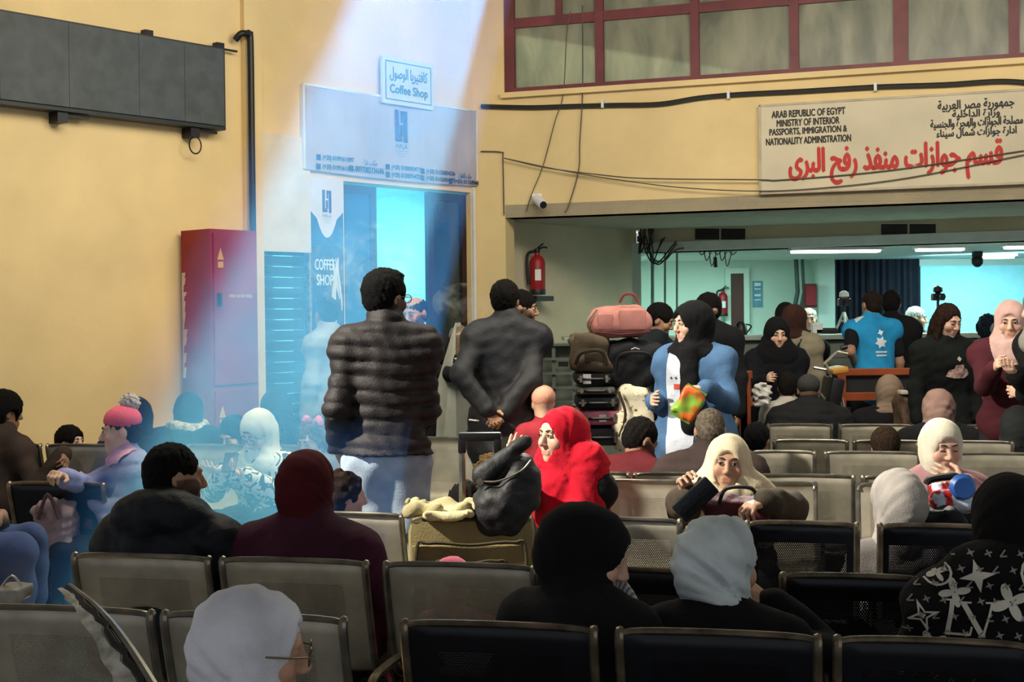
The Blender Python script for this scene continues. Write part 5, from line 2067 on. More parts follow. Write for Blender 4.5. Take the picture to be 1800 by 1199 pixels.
# metal crate and small items left of the trolley
mc = thing_w('wire_crate', 'grey green metal crate of horizontal bars beside the luggage', 'crate', (at(975, 700, 9.6).x, 9.6, 0))
xa, xb, zt = at(938, 700, 9.6).x, at(1010, 700, 9.6).x, at(975, 606, 9.6).z
m_crate = mat("crate_grey_green", '#5f6a61', rough=.5, metal=.3)
for k in range(14):
    z = .1 + (zt - .1) * k / 13
    MB().box(((xa + xb) / 2, 9.6, z), (xb - xa, .012, .018)).build('bar', m_crate, mc)
for x in (xa, (xa + xb) / 2, xb):
    MB().box((x, 9.62, zt / 2), (.025, .03, zt)).build('upright', m_crate, mc)
MB().box(((xa + xb) / 2, 9.68, zt / 2), (xb - xa, .03, zt)).build('back_sheet', m_cn, mc)
MB().box(((xa + xb) / 2, 9.75, zt + .012), (xb - xa, .28, .025)).build('top_board', mat("crate_top", '#8b8f80', rough=.5), mc)
MB().box((at(990, 640, 9.6).x, 9.585, at(990, 640, 9.6).z), (.07, .01, .035)).build('name_plate', m_black, mc)
oj = at(952, 603, 9.6)
q = thing_w('snack_pack', 'small orange snack packet on the crate top', 'packet', (oj.x, 9.7, zt + .025))
MB().box((oj.x, 9.7, zt + .055), (.12, .07, .055), bev=.015).build('packet', mat("snack_orange", '#c5673a', rough=.4), q, True)
MB().box((oj.x - .03, 9.665, zt + .058), (.03, .004, .03)).build('printed_patch', mat("snack_red", '#a63221'), q)
bt = at(938, 668, 8.6)
q = thing_w('bottle', 'pink drink bottle beside the dark jacket of the man with clasped hands', 'bottle', (bt.x, 8.6, bt.z - .08))
Mb = Matrix.Translation((bt.x, 8.6, bt.z - .10))
MB().lathe([(.028, 0), (.032, .01), (.032, .09), (.03, .11), (.032, .13), (.014, .16), (.012, .175)], 14, Mb).build('body', mat("pink_drink", '#a8455c', rough=.15, var=.05), q, True)
MB().lathe([(.014, .176), (.014, .20), (.01, .203)], 10, Mb).build('cap', m_white, q, True)
MB().box((bt.x, 8.6, (bt.z - .10) / 2 - .005), (.22, .22, bt.z - .115), bev=.01).build('plinth', m_crate, label='low grey green box under the pink drink bottle', cat='box')

# pale desk and wrapped box behind the puffer jacket
dk = thing_w('check_desk', 'pale grey desk end beyond the man in jeans', 'desk', (at(780, 700, 9.4).x, 9.5, 0))
zt = at(780, 640, 9.3).z
m_desk = mat("desk_pale", '#b9bcae', rough=.5)
xa, xb = at(757, 700, 9.4).x, at(800, 700, 9.4).x
MB().prism([(xa, 9.3, .02), (xb, 9.55, .02), (xb, 9.55, zt + .28), (xa + .06, 9.3, zt - .1)], (.03, .25, 0)).build('side_panel', m_desk, dk)
MB().box((xb + .06, 9.7, zt * .5), (.22, .3, zt), bev=.01).build('cupboard', mat("desk_grey", '#7d8078', rough=.5), dk)
MB().box((xb + .06, 9.7, zt + .02), (.26, .34, .03), bev=.005).build('top', m_desk, dk)
px_bag('wrapped_parcel', 'brown parcel wrapped in clear plastic behind the dark jacket', 788, 838, 578, 640, 9.55, .3, mat("parcel_brown", '#6d5a45', rough=.2, var=.25, vscale=9), seed=12, lump=.02)

# beige suitcase with pulled out handle
dS = 5.15
a, b = at(716, 993, dS), at(940, 905, dS)
su = thing_w('suitcase', 'large beige fabric suitcase with pulled out handle in front of the red headscarf', 'suitcase', ((a.x + b.x) / 2, dS + .2, .02))
m_bei = cloth('#857850', .75)
m_beid = cloth('#4d4530', .7)
zt = at(830, 900, dS + .2).z
cx, wS_ = (a.x + b.x) / 2, b.x - a.x
zbot = .08
MB().box((cx, dS + .19, (zt + zbot) / 2), (wS_, .36, zt - zbot), bev=.055).build('body', m_bei, su, True)
zf = zt - .055
MB().box((cx, dS - .005, (zf + zbot) / 2 - .02), (wS_ * .93, .03, zf - zbot - .04), bev=.012).build('front_panel', m_bei, su, True)
for inset, zo in ((.035, .03), (.10, .10)):
    x0, x1, z1 = cx - wS_ / 2 + inset, cx + wS_ / 2 - inset, zf - zo
    MB().tube(bez([(x0, dS - .022, .2), (x0, dS - .024, z1 - .05), (x0 + .05, dS - .026, z1), (cx, dS - .028, z1 - .008), (x1 - .05, dS - .026, z1), (x1, dS - .024, z1 - .05), (x1, dS - .022, .2)], 5), .007, 6).build('piping', m_beid, su, True)
MB().box((cx, dS - .012, zf - .26), (wS_ * .72, .03, .28), bev=.012).build('front_pocket', m_bei, su, True)
for px in (812, 872):
    p = at(px, 800, dS + .3)
    MB().tube([(p.x, dS + .3, zt - .05), (p.x, dS + .3, at(px, 772, dS + .3).z)], .014, 8).build('handle_tube', m_chrome, su, True)
p0_, p1_ = at(806, 768, dS + .3), at(881, 768, dS + .3)
MB().box(((p0_.x + p1_.x) / 2, dS + .3, p0_.z), (p1_.x - p0_.x, .035, .035), bev=.008).box((p0_.x + .014, dS + .3, p0_.z - .035), (.032, .035, .06), bev=.006).box((p1_.x - .014, dS + .3, p0_.z - .035), (.032, .035, .06), bev=.006).build('handle_grip', m_black, su, True)
for x in (cx - wS_ * .38, cx + wS_ * .38):
    for y in (dS + .06, dS + .32):
        MB().tube([(x - .015, y, .042), (x + .015, y, .042)], .04, 12).build('wheel', m_black, su, True)
# pale gloves / papers on the suitcase
g0 = at(790, 915, dS + .1)
gl = soft_bag('pale_cloth', 'crumpled pale yellow cloth lying on top of the beige suitcase', (at(785, 905, dS + .12).x, dS + .13, zt + .03), (.3, .2, .03), cloth('#b5aa80', .8), 'cloth', .9, 21, lump=.02, ns=.09, cell=.010)
soft_bag('pale_glove', 'pale crumpled glove hanging over the front of the beige suitcase', (at(785, 925, dS + .0).x, dS + .03, zt + .02), (.17, .1, .022), cloth('#d8cf9c', .8), 'glove', .9, 22, lump=.014, ns=.06, cell=.009)
# black quilted coat on the suitcase
cxx = at(897, 870, dS + .1).x
ck = thing('quilted_coat', 'black quilted coat heaped on the right of the beige suitcase', 'coat', (cxx, dS + .12, zt))
xs_, ys_, zs_ = axis(-.24, .24, .011), axis(-.22, .2, .011), axis(-.16, .34, .011)
F = Field(xs_, ys_, zs_)
F.ell((-.02, -.02, .06), (.125, .14, .09), None, .03)
F.ell((.035, -.02, .13), (.085, .10, .11), None, .04)
F.ell((-.04, -.09, 0.0), (.10, .06, .08), None, .04)
F.cone((-.10, -.06, .16), (.06, -.06, .29), .045, .028, .02)
X, Y, Z = F.grid()
ph = (X * .6 + Z * .8) / .07
F.F = F.F - (.006 * np.sqrt(np.abs(np.sin(math.pi * ph))) - .006 + wrinkles(X, Y, Z, .006, .08, 4)).astype(np.float32)
V, Q = F.nets()
obj('body', np_mesh('body', V, Q), ck, cloth('#121317', .62, bscale=60, spec=.5))
MB().tube(bez([(-.10, -.105, .14), (-.04, -.12, .145), (.04, -.115, .18), (.08, -.1, .22)], 5), .004, 6).build('zip', m_chrome, ck, True)
MB().lathe([(.014, 0), (.014, .006)], 12, Matrix.Translation((-.115, -.105, .14)) @ Matrix.Rotation(1.57, 4, 'X')).build('snap_button', m_chrome, ck, True)

# small handle and colourful bag in front of the white headscarf girl
dG = 5.45
q = thing_w('suitcase', 'black suitcase with a raised handle and colourful bag on the right', 'suitcase', (at(1670, 925, dG).x, dG + .2, .02))
x0, x1 = at(1648, 900, dG).x, at(1720, 900, dG).x
zt2 = at(1670, 900, dG).z
MB().box(((x0 + x1) / 2, dG + .16, zt2 / 2 + .03), (x1 - x0 + .12, .3, zt2 - .06), bev=.04).build('body', cloth('#17181c', .6), q, True)
for px in (1662, 1708):
    MB().tube([(at(px, 880, dG).x, dG + .2, zt2 - .05), (at(px, 850, dG).x, dG + .2, at(px, 862, dG).z)], .011, 8).build('handle_tube', m_chrome, q, True)
p0_, p1_ = at(1655, 858, dG), at(1716, 853, dG)
MB().tube(bez([(p0_.x, dG + .2, p0_.z - .01), (p0_.x + .02, dG + .2, p0_.z + .012), (p1_.x - .02, dG + .2, p1_.z + .012), (p1_.x, dG + .2, p1_.z - .01)], 4), .016, 8).build('handle_grip', m_black, q, True)
for x in (x0 + .02, x1 - .02):
    MB().tube([(x - .012, dG + .1, .036), (x + .012, dG + .1, .036)], .034, 10).build('wheel', m_black, q, True)
m_col = mat("colourful_print", '#c8d6e8', rough=.5, var=0, vscale=14, col2='#b4242c')
m_col.node_tree.nodes['Map Range'].inputs[1].default_value = .45
m_col.node_tree.nodes['Map Range'].inputs[2].default_value = .5
cbg, a, b = px_bag('carrier_bag', 'red white and blue carrier bag hanging by the suitcase handle', 1645, 1712, 858, 902, dG - .12, .14, m_col, seed=31, lump=.015, cell=.012)
MB().lathe([(.002, -.012), (.05, -.01), (.055, .0), (.04, .02)], 12, Matrix.Translation((.03, -.07, .1)) @ Matrix.Rotation(1.57, 4, 'X')).build('printed_ball', mat("print_blue", '#2f63b4', rough=.4), cbg, True)
# dark bag on the bench in front of it
px_bag('handbag', 'dark folded bag lying on the bench under the carrier bag', 1618, 1700, 898, 930, dG - .25, .16, cloth('#191a1e', .6), seed=33, lump=.012, cell=.012)

# wheelchair beside the abaya
wcx, wd = at(1468, 690, 10.8).x, 10.8
wc = thing_w('wheelchair', 'folded wheelchair of steel tubes beside the woman in the black abaya', 'wheelchair', (wcx, wd, 0))
for dx in (-.09, .12):
    ring = [(wcx + dx + .05 * math.cos(t), wd + .3 * math.sin(t), .31 + .30 * math.cos(t)) for t in np.linspace(0, 2 * math.pi, 26)]
    MB().tube(ring, .014, 6).build('wheel', m_black, wc, True)
m_steel = mat("wheelchair_steel", '#c9c7bf', rough=.25, metal=.8)
for a_, b_ in (((1442, 692), (1480, 740)), ((1460, 682), (1493, 735)), ((1470, 690), (1452, 640)), ((1448, 640), (1472, 618)), ((1472, 618), (1490, 622)), ((1480, 700), (1490, 760)), ((1430, 646), (1452, 650))):
    MB().tube([at(*a_, wd), at(*b_, wd)], .012, 8).build('frame_tube', m_steel, wc, True)
a = at(1470, 650, wd)
MB().box((a.x, wd, a.z), (.13, .3, .05), rot=Matrix.Rotation(-.15, 3, 'Y'), bev=.02).build('armrest_pad', mat("ochre_vinyl", '#c8923c', rough=.4), wc, True)
a = at(1462, 670, wd)
MB().box((a.x, wd + .04, a.z - .12), (.10, .36, .30), rot=Matrix.Rotation(.2, 3, 'Y'), bev=.02).build('folded_seat', m_black, wc, True)
a = at(1478, 612, wd)
MB().tube([a, a + Vector((.05, 0, .012))], .018, 8).build('push_grip', m_black, wc, True)

# brown bag with a pale handle behind the mauve headscarf
q, a, b = px_bag('trolley_bag', 'brown patterned trolley bag between the taupe and mauve headscarves', 1585, 1625, 690, 760, 9.9, .25, mat("bag_brown", '#6b5443', rough=.6, var=.3, vscale=14), seed=40, lump=.012)
MB().tube([(.0, -.14, .0), (.0, -.14, .22)], .012, 8).build('handle_tube', m_white, q, True)
MB().box((-.02, -.1, .29), (.15, .1, .03), bev=.01).build('cloth_cover', cloth('#d6cbb4'), q, True)

# small closed bag at left edge and pale box
q, a, b = px_bag('lunch_box', 'small grey box on the bench at the lower left edge', -20, 32, 1038, 1066, 3.95, .14, mat("box_grey", '#8d8d88', rough=.4), seed=44, lump=.004, squash=.3, cell=.01)
MB().tube(bez([(-.03, -.0, .045), (0, 0, .075), (.03, 0, .045)], 4), .004, 6).build('handle', m_chrome, q, True)
# torn metal strip leaning on the nearest bench
p_top, p_bot = at(100, 1035, 3.45), at(215, 1240, 3.05)
st = thing_w('torn_strip', 'torn silver metal edge strip bent up from the nearest bench', 'metal strip', p_bot)
dv = (p_bot - p_top)
side_ = Vector((1, 0, 0.25)).normalized()
N_ = 18
lft, rgt = [], []
r_ = random.Random(5)
for i in range(N_ + 1):
    t = i / N_
    wv = .008 + .04 * t ** .8
    c = p_top + dv * t + Vector((0, 0, .035 * math.sin(t * 3)))
    lft.append(c + Vector((r_.uniform(-.005, .005), 0, 0)))
    rgt.append(c + side_ * wv + Vector((r_.uniform(-.012, .006), 0, 0)))
m_ = MB()
for i in range(N_):
    m_.prism([lft[i], rgt[i], rgt[i + 1], lft[i + 1]], (0, .006, 0))
m_.build('face', mat("torn_foil", '#c9c8c0', rough=.35, metal=.5, var=.3, vscale=20), st)
MB().tube([p + Vector((.012, .01, 0)) for p in rgt], [.006 + .006 * i / N_ for i in range(N_ + 1)], 6).build('edge', mat("torn_edge", '#171717', rough=.5), st, True)
MB().tube([p_top + dv * (i / N_) + side_ * (.028 + .05 * i / N_) + Vector((0, .014, .035 * math.sin(3 * i / N_))) for i in range(N_ + 1)], [.005 + .007 * i / N_ for i in range(N_ + 1)], 6).build('rolled_lip', m_rail_g, st, True)
# furry bag seen through the dark seat at left
q, a, b = px_bag('fur_bag', 'fluffy pinkish grey bag on the floor seen past the dark bench', 55, 120, 885, 985, 6.55, .3, cloth('#a58d90', .95), seed=50, lump=.012, cell=.012, ns=.05)
MB().tube(bez([(-.05, -.16, .2), (0, -.17, .32), (.05, -.16, .2)], 4), .01, 6).build('handle', cloth('#6b5558'), q, True)

# ------------------------------------------------------------------ the people
# --- nearest rows, backs to the camera
m_scarf_white = cloth('#c9cdd8', .9, bscale=220)
person('person in pale lilac grey headscarf and glasses at the very front, face turned right', 447, 1019, 2.8, yaw=-35, lean=16, hy=-82, hp=8, hs=1.0, w=.85, skin='mid', det=1,
       scarf=('#e2e4ee', {'wr': .008, 'drape': .12, 'bun': .012, 'open': (.062, .094)}), top=('jacket', '#5a5560'), glasses='#6b5a3c', legs=False, eyes='none')
person('bearded man in dark navy hooded jacket looking right, on the grey bench', 306, 774, 4.85, yaw=-14, lean=8, hy=-62, hp=2, skin='tan', det=1, beard='#100c0a',
       hair=('#0d0b0b', 'short', {'th': .006, 'nape': -.045}), top=('coat', '#0e131c', {'hood': True, 'rough': .6, 'e': .034, 'wr': .009}), w=1.1, fat=1.1, eyes='none')
person('woman in maroon headscarf and plum coat seen from behind', 541, 786, 4.78, yaw=-12, lean=6, hy=-24, hp=4, skin='light', w=1.12, fat=1.16, det=0,
       scarf=('#4a1016', {'drape': .0, 'wr': .005, 'bun': .012}), top=('coat', '#40182c', {'collar': .085, 'e': .034, 'wr': .005}))
P4 = person('woman in black headscarf over white band bending forward, on the nearest black bench', 1038, 879, 3.75, yaw=-34, lean=26, hy=-98, hp=20, skin='light', det=1, w=.95,
       scarf=('#0b0c0f', {'band': '#d9dde6', 'drape': .1, 'wr': .004, 'bun': .03, 'th': .02, 'open': (.058, .088)}), top=('coat', '#0c0e12', {'e': .036, 'wr': .007, 'nocollar': True}), eyes='none')
m_str = bpy.data.materials.new("grey_striped_shirt")
m_str.use_nodes = True
nt = m_str.node_tree
wv_ = nt.nodes.new('ShaderNodeTexWave')
wv_.bands_direction = 'X'
wv_.inputs['Scale'].default_value = 28
wv_.inputs['Distortion'].default_value = 1.0
cr_ = nt.nodes.new('ShaderNodeValToRGB')
cr_.color_ramp.elements[0].color = (.08, .085, .09, 1)
cr_.color_ramp.elements[1].color = (.45, .46, .46, 1)
tc_ = nt.nodes.new('ShaderNodeTexCoord')
nt.links.new(tc_.outputs['Object'], wv_.inputs[0])
nt.links.new(wv_.outputs[1], cr_.inputs[0])
nt.links.new(cr_.outputs[0], nt.nodes["Principled BSDF"].inputs[0])
MB().tube(bez([P4['loc'](at(1090, 1022, 3.86)), P4['loc'](at(1098, 1075, 3.84)), P4['loc'](at(1096, 1130, 3.82)), P4['loc'](at(1085, 1210, 3.80))], 5), [.018, .026, .034, .04, .045, .048, .05, .052, .054, .056, .058, .06, .06, .06, .06, .055], 14).build('striped_shirt', m_str, P4['root'], True)
P5 = person('woman in pale grey blue headscarf and black coat with hand at her mouth', 1268, 899, 3.75, yaw=-16, lean=16, hy=-64, hp=8, skin='mid', det=1, w=.98,
            scarf=('#d4dfe2', {'drape': .0, 'wr': .014, 'bun': .016, 'th': .018, 'band': '#17181b'}), top=('coat', '#0a0b0e', {'e': .03}), eyes='none',
            hands={'R': (1352, 1062, 3.88, {'pole': (1, -.2, -.8), 'curl': .9, 'palm': (-1, .2, 0)})})
PL = person('woman in black headscarf and black jacket printed with pale flowers and monograms', 1772, 829, 3.72, yaw=-10, lean=9, hy=-6, hp=6, skin='mid', w=1.12, fat=1.2,
            scarf=('#08080a', {'drape': .0, 'wr': .004, 'bun': .02, 'th': .022}), top=('jacket', '#0b0c0e', {'e': .036, 'wr': .008, 'hood': True, 'cell': .009}))
# printed jacket
m_print = mat("jacket_print", '#cfcabd', rough=.7, var=.1)
m_print2 = mat("jacket_print_small", '#8d897f', rough=.7, var=.1)


def star4(cx, cy, r, k=.32, rot=0.0, n=4):
    return [(cx + (r if i % 2 == 0 else r * k) * math.cos(rot + i * math.pi / n), cy + (r if i % 2 == 0 else r * k) * math.sin(rot + i * math.pi / n)) for i in range(2 * n)]


def hollow(cx, cy, r, k=.3, rot=0.0, t=.55):
    o, i_ = star4(cx, cy, r, k, rot), star4(cx, cy, r * t, k * 1.15, rot)
    return [[o[a], o[(a + 1) % 8], i_[(a + 1) % 8], i_[a]] for a in range(8)] + [star4(cx, cy, r * .2, .5, rot)]


def petal(cx, cy, r, a):
    out = []
    for i in range(9):
        t = i / 8 * math.pi
        out.append((r * .5 + r * .5 * -math.cos(t), r * .24 * math.sin(t)))
    for i in range(8, -1, -1):
        t = i / 8 * math.pi
        out.append((r * .5 + r * .5 * -math.cos(t), -r * .24 * math.sin(t)))
    out = out[1:-1]
    return [(cx + x * math.cos(a) - y * math.sin(a), cy + x * math.sin(a) + y * math.cos(a)) for x, y in out]


def flower(cx, cy, r, rot=0.0):
    return [petal(cx, cy, r, rot + k * math.pi / 2) for k in range(4)]


def ringp(cx, cy, r, t, n=14):
    return [[(cx + q * math.cos(a), cy + q * math.sin(a)) for q, a in ((r, a0), (r, a1), (r - t, a1), (r - t, a0))]
            for a0, a1 in [(2 * math.pi * i / n, 2 * math.pi * (i + 1) / n) for i in range(n)]]


def barp(x0, y0, x1, y1, t):
    d_ = math.hypot(x1 - x0, y1 - y0)
    nx, ny = -(y1 - y0) / d_ * t / 2, (x1 - x0) / d_ * t / 2
    return [(x0 + nx, y0 + ny), (x1 + nx, y1 + ny), (x1 - nx, y1 - ny), (x0 - nx, y0 - ny)]


def monogram(cx, cy, s_):
    """interlocked serif L and V"""
    o = [barp(-.45, .5, -.62, -.5, .13), barp(-.70, .5, -.30, .5, .05), barp(-.68, -.48, -.02, -.48, .07), barp(-.02, -.5, .04, -.25, .05),
         barp(-.16, .42, .32, -.52, .15), barp(.32, -.52, .62, .45, .06), barp(-.34, .44, .06, .44, .05), barp(.44, .45, .80, .45, .05)]
    return [[(cx + x * s_, cy + y * s_) for x, y in p] for p in o]


dirj = np.array((0, 1, -0.12))
org = PL['nb'] + np.array((0, 0, .07))
axx, ayy = PL['rt'], np.array((0, 0, 1.0))


def prn(shapes, m, nm):
    return project(PL, 'jacket', nm, shapes, org, axx, ayy, dirj, m, sub=.016)


prn(flower(-.03, -.12, .052, .4), m_print, 'flower_print')
prn(hollow(.06, -.205, .062, .3, .6), m_print, 'star_print')
prn(flower(-.165, -.10, .04, .2), m_print, 'flower_print')
prn(ringp(.045, -.045, .052, .007) + flower(.045, -.045, .036, .78), m_print, 'round_flower_print')
prn(monogram(-.13, -.165, .09), m_print, 'monogram_print')
prn(hollow(-.245, -.165, .045, .3, .3), m_print, 'star_print')
prn(flower(-.22, -.24, .04, .6), m_print, 'flower_print')
prn(ringp(-.205, -.05, .036, .006) + flower(-.205, -.05, .026, .5), m_print, 'round_flower_print')
prn([star4(-.11, -.055, .045, .33, .2)], m_print, 'star_print')
prn(flower(.15, -.10, .05, .1), m_print, 'flower_print')
prn(flower(.14, -.02, .04, .5), m_print, 'flower_print')
prn(hollow(-.02, -.30, .05, .3, .1), m_print, 'star_print')
prn(monogram(.19, -.22, .10), m_print, 'monogram_print')
rj = random.Random(8)
small = []
for i in range(-7, 6):
    for j in range(0, 9):
        x, y = i * .042 + (.021 if j % 2 else 0) + rj.uniform(-.004, .004), .005 - j * .042
        k = (i + j) % 3
        small += [star4(x, y, .012, .35, .4)] if k == 0 else (flower(x, y, .0105, .4) if k == 1 else [barp(x - .009, y - .008, x + .005, y + .010, .004), barp(x - .009, y - .008, x + .008, y - .006, .004)])
sp_ = prn(small, m_print2, 'small_print')
sp_['kind'] = 'stuff'

# --- left block
person('man in grey jacket and blue jeans sitting sideways at the left picture edge', -120, 760, 5.6, yaw=-80, lean=10, hy=-70, skin='tan', hair=('#15110f', 'short'), top=('jacket', '#4a4d55', {'wr': .008}),
       bottom=('#4d5f8c', {'cell': .014, 'wr': .009, 'e': .024}), zp=.66)
person('man with thick dark hair stretching a brown sleeve along the left bench', 8, 690, 8.7, yaw=-30, lean=6, hy=-50, skin='dark', w=1.1, hair=('#0c0a0a', 'short', {'th': .035, 'nape': -.09}),
       top=('jacket', '#3a2e29', {'e': .03}), hands={'R': (112, 795, 8.5, {'pole': (0, -.3, -1), 'curl': .7, 'dir': (.75, -.5, -.65)})})
G = person('girl in pink knit hat with grey pompom and lilac blue puffer jacket', 212, 716, 6.85, yaw=120, lean=5, hy=108, hp=4, hs=.92, w=.82, skin='light', det=2, eyes=.002,
           hat=('#e0647c', {'pom': '#c9c0bb', 'brim': .042, 'up': .014, 'pompos': (.02, -.06, .150)}), hair=('#2b1a12', 'short', {'th': .005, 'nape': -.085}),
           top=('puffer', '#8d93c4', {'e': .028, 'per': .075, 'rough': .6}), hands={'R': (112, 838, 6.55, {'curl': .9, 'palm': (0, .2, -1)}), 'L': (150, 856, 6.75, {'curl': .9})})
project(G, 'puffer_jacket', 'hood_lining', [[(-.11, -.07), (-.13, .0), (-.06, .045), (.06, .045), (.13, .0), (.11, -.07), (0, -.11)]], G['nb'] + np.array((0, 0, .02)), G['rt'], nrm(np.array((0, -.5, .8))), (0, -.75, -.6), cloth('#d7a4c8'), off=.012)
person('child with black hair peeking over the bench under the brown sleeve', 124, 748, 9.05, yaw=-90, lean=5, hy=-115, hp=-6, hs=.88, w=.7, skin='light', det=1, hair=('#0e0b0b', 'short', {'th': .022, 'nape': -.075}), top=('jacket', '#16171b'), zp=.44)
person('woman in black headscarf behind the pink hat', 238, 697, 9.0, yaw=25, lean=6, hy=30, skin='light', scarf=('#0d0d10', {'drape': .16, 'bun': .02, 'th': .024}), top=('jacket', '#0f1013', {'e': .04}))
P10 = person('woman in black headwear and pale plaid scarf in the blue haze, from behind', 332, 687, 9.2, yaw=-5, lean=8, skin='light', scarf=('#15181c', {'drape': 0, 'th': .018}), top=('coat', '#14161a', {'e': .045, 'collar': .06}), w=1.2, fat=1.15)
m_plaid = mat("plaid_wool", '#cfc6b4', rough=.9, var=0, vscale=30, col2='#6f6a66')
MB().tube([P10['nb'] + np.array((.105 * math.cos(t), .095 * math.sin(t), .045 + .012 * math.sin(2 * t))) for t in np.linspace(0, 2 * math.pi, 25)], .042, 10).build('plaid_scarf', m_plaid, P10['root'], True)
m_pat = mat("zigzag_cloth", '#d9d8cf', rough=.85, var=0, vscale=13, col2='#15181c')
m_pat.node_tree.nodes['Map Range'].inputs[1].default_value = .47
m_pat.node_tree.nodes['Map Range'].inputs[2].default_value = .50
m_pat.node_tree.nodes['Noise Texture'].inputs['Distortion'].default_value = 2.2
m_pat.node_tree.nodes['Noise Texture'].inputs['Detail'].default_value = 1
W11 = person('woman in white headscarf, glasses and black and white patterned jacket holding a phone', 453, 715, 7.6, yaw=158, lean=14, hy=150, hp=26, skin='light', det=2, eyes='closed', glasses='#1b2440', w=.98, fat=1.05,
             scarf=('#d5d8cf', {'band': '#23262c', 'drape': .12, 'wr': .004, 'open': (.060, .090), 'oz': -.028}), top=('jacket', '#fff', {'mat': m_pat, 'e': .03}),
             hands={'R': (395, 828, 7.28, {'curl': .5, 'palm': (.3, .2, 1), 'dir': (.35, .9, .1)}), 'L': (432, 838, 7.22, {'curl': .6, 'palm': (0, .3, 1)})})
p_ = at(398, 820, 7.2)
ph_ = thing_w('phone', 'dark phone held by the woman in the patterned jacket', 'phone', p_)
MB().box(p_ + Vector((0.02, 0, .02)), (.075, .012, .14), rot=Matrix.Rotation(-.9, 3, 'X'), bev=.004).build('case', m_black, ph_, True)
MB().box(p_ + Vector((0.02, .006, .026)), (.066, .003, .128), rot=Matrix.Rotation(-.9, 3, 'X')).build('screen', mat("phone_screen", '#12161c', rough=.1), ph_)
person('hunched dark haired person half hidden in the haze beside the white headscarf', 410, 727, 9.1, yaw=140, lean=22, hy=150, hp=25, skin='light', hair=('#17120f', 'long'), top=('jacket', '#1d2127', {'e': .03}), det=1)
person('person in dark hooded coat low in the blue haze by the shutter', 484, 685, 9.6, yaw=20, lean=10, skin='light', scarf=('#1a2026', {'drape': .2, 'bun': .03, 'th': .03, 'dw': 1.3}), top=('coat', '#1a2026', {'e': .04}))
person('dark haired person behind the small girl in the haze', 507, 727, 8.9, yaw=-20, lean=8, hs=.95, skin='light', hair=('#12100f', 'curly'), top=('jacket', '#20252c'))
gb = person('small curly haired girl with a pink bow in the haze', 549, 737, 8.2, yaw=150, lean=10, hy=140, hp=25, hs=.86, w=.66, skin='light', det=1, eyes='closed', hair=('#7a5f45', 'curly'), top=('jacket', '#8a8fa0'), zp=.46)
bw_ = MB()
for sg in (-1, 1):
    bw_.lathe([(.004, 0), (.03, .02), (.034, .045), (.01, .06)], 8, Matrix.Translation(Vector(gb['hd'](-.05 + sg * .02, -.01, .125))) @ Matrix.Rotation(sg * 1.2, 4, 'Y'))
bw_.build('hair_bow', cloth('#d97aa0'), gb['root'], True)
person('small child with dark curls in profile beside the plum coat', 606, 826, 5.75, yaw=-60, lean=4, hy=-78, hs=.82, w=.62, skin='light', det=1, eyes='none', hair=('#2a1c14', 'curly', {'rough': .007}), top=('jacket', '#16171b'), zp=.40)
person('child in a pink hat almost hidden behind the grey bench', 793, 978, 4.75, yaw=170, lean=5, hs=.8, w=.6, skin='light', hat=('#e0728c', {}), top=('jacket', '#c7607c'), zp=.36, hp=15)

# --- standing people, middle distance
m_jean = mat("denim_pale", '#a9bcd4', rough=.9, var=.2, vscale=7, bump=.2, bscale=150)
P17 = person('man in dark puffer jacket and pale jeans standing with his back to the camera', 677, 474, 6.2, 'stand', yaw=4, lean=2, hy=-38, hp=3, skin='tan', det=1, eyes='none', glasses='#8a8578', w=1.0, fat=1.06,
             hair=('#0a0909', 'short', {'th': .018, 'quiff': 1, 'nape': -.06}), top=('puffer', '#231f20', {'e': .034, 'per': .064, 'rough': .62, 'spec': .3, 'collar': .06, 'hem': 1.0, 'cell': .0105}),
             bottom=('#fff', {'mat': m_jean, 'e': .022, 'wr': .009, 'cell': .013}), hands={'L': (600, 800, 6.2, {'pole': (-.25, -1, 0), 'curl': .35}), 'R': (728, 690, 6.42, {'pole': (.15, -.4, -1), 'curl': .8})}, beard='#120d0b')
person('bald bearded man in black jacket with white piping facing the camera', 729, 520, 9.6, 'stand', yaw=160, lean=2, hy=150, hp=8, skin='tan', det=2, beard='#1c1613', hair=('#14110f', 'short', {'th': .004, 'bald': 1}),
       top=('jacket', '#15171b', {'e': .028}), hands={'L': (768, 655, 9.4, {'curl': .7}), 'R': (705, 690, 9.4, {})})
P19 = person('man in dark grey jacket with hands clasped behind his back, cigarette between fingers', 888, 492, 8.3, 'stand', yaw=2, lean=2, hy=-14, hp=2, skin='tan', w=1.08, fat=1.1, hair=('#14110e', 'short', {'th': .014, 'nape': -.06}),
             top=('coat', '#25262b', {'e': .034, 'wr': .009, 'collar': .05, 'rough': .62, 'spec': .35, 'long': .66}), det=1, eyes='none',
             hands={'L': (858, 722, 8.02, {'pole': (-1, -.5, 0), 'curl': .9, 'palm': (0, -1, 0)}), 'R': (884, 728, 8.05, {'pole': (1, -.5, 0), 'curl': .9, 'palm': (0, -1, .3)})}, bottom='#202126')
a, b = at(824, 738, 7.95), at(842, 740, 7.95)
cg = thing_w('cigarette', 'white cigarette between the fingers behind the dark grey jacket', 'cigarette', b)
MB().tube([a, a.lerp(b, .75)], .0045, 8).build('paper', m_white, cg, True)
MB().tube([a.lerp(b, .75), b], .0045, 8).build('filter', mat("filter_tan", '#b9905c'), cg, True)
person('bearded man half hidden behind the dark grey jacket', 918, 508, 9.4, 'stand', yaw=-70, hy=-100, skin='tan', beard='#15100e', det=1, hair=('#13100e', 'short'), top=('jacket', '#1a1b1e'))
person('man in pale jacket standing in the blue smoke by the poster', 572, 521, 10.2, 'stand', yaw=60, lean=2, hy=40, skin='tan', hair=('#1d1a18', 'short'), top=('jacket', '#8f9290', {'e': .035, 'wr': .010}), w=1.08)
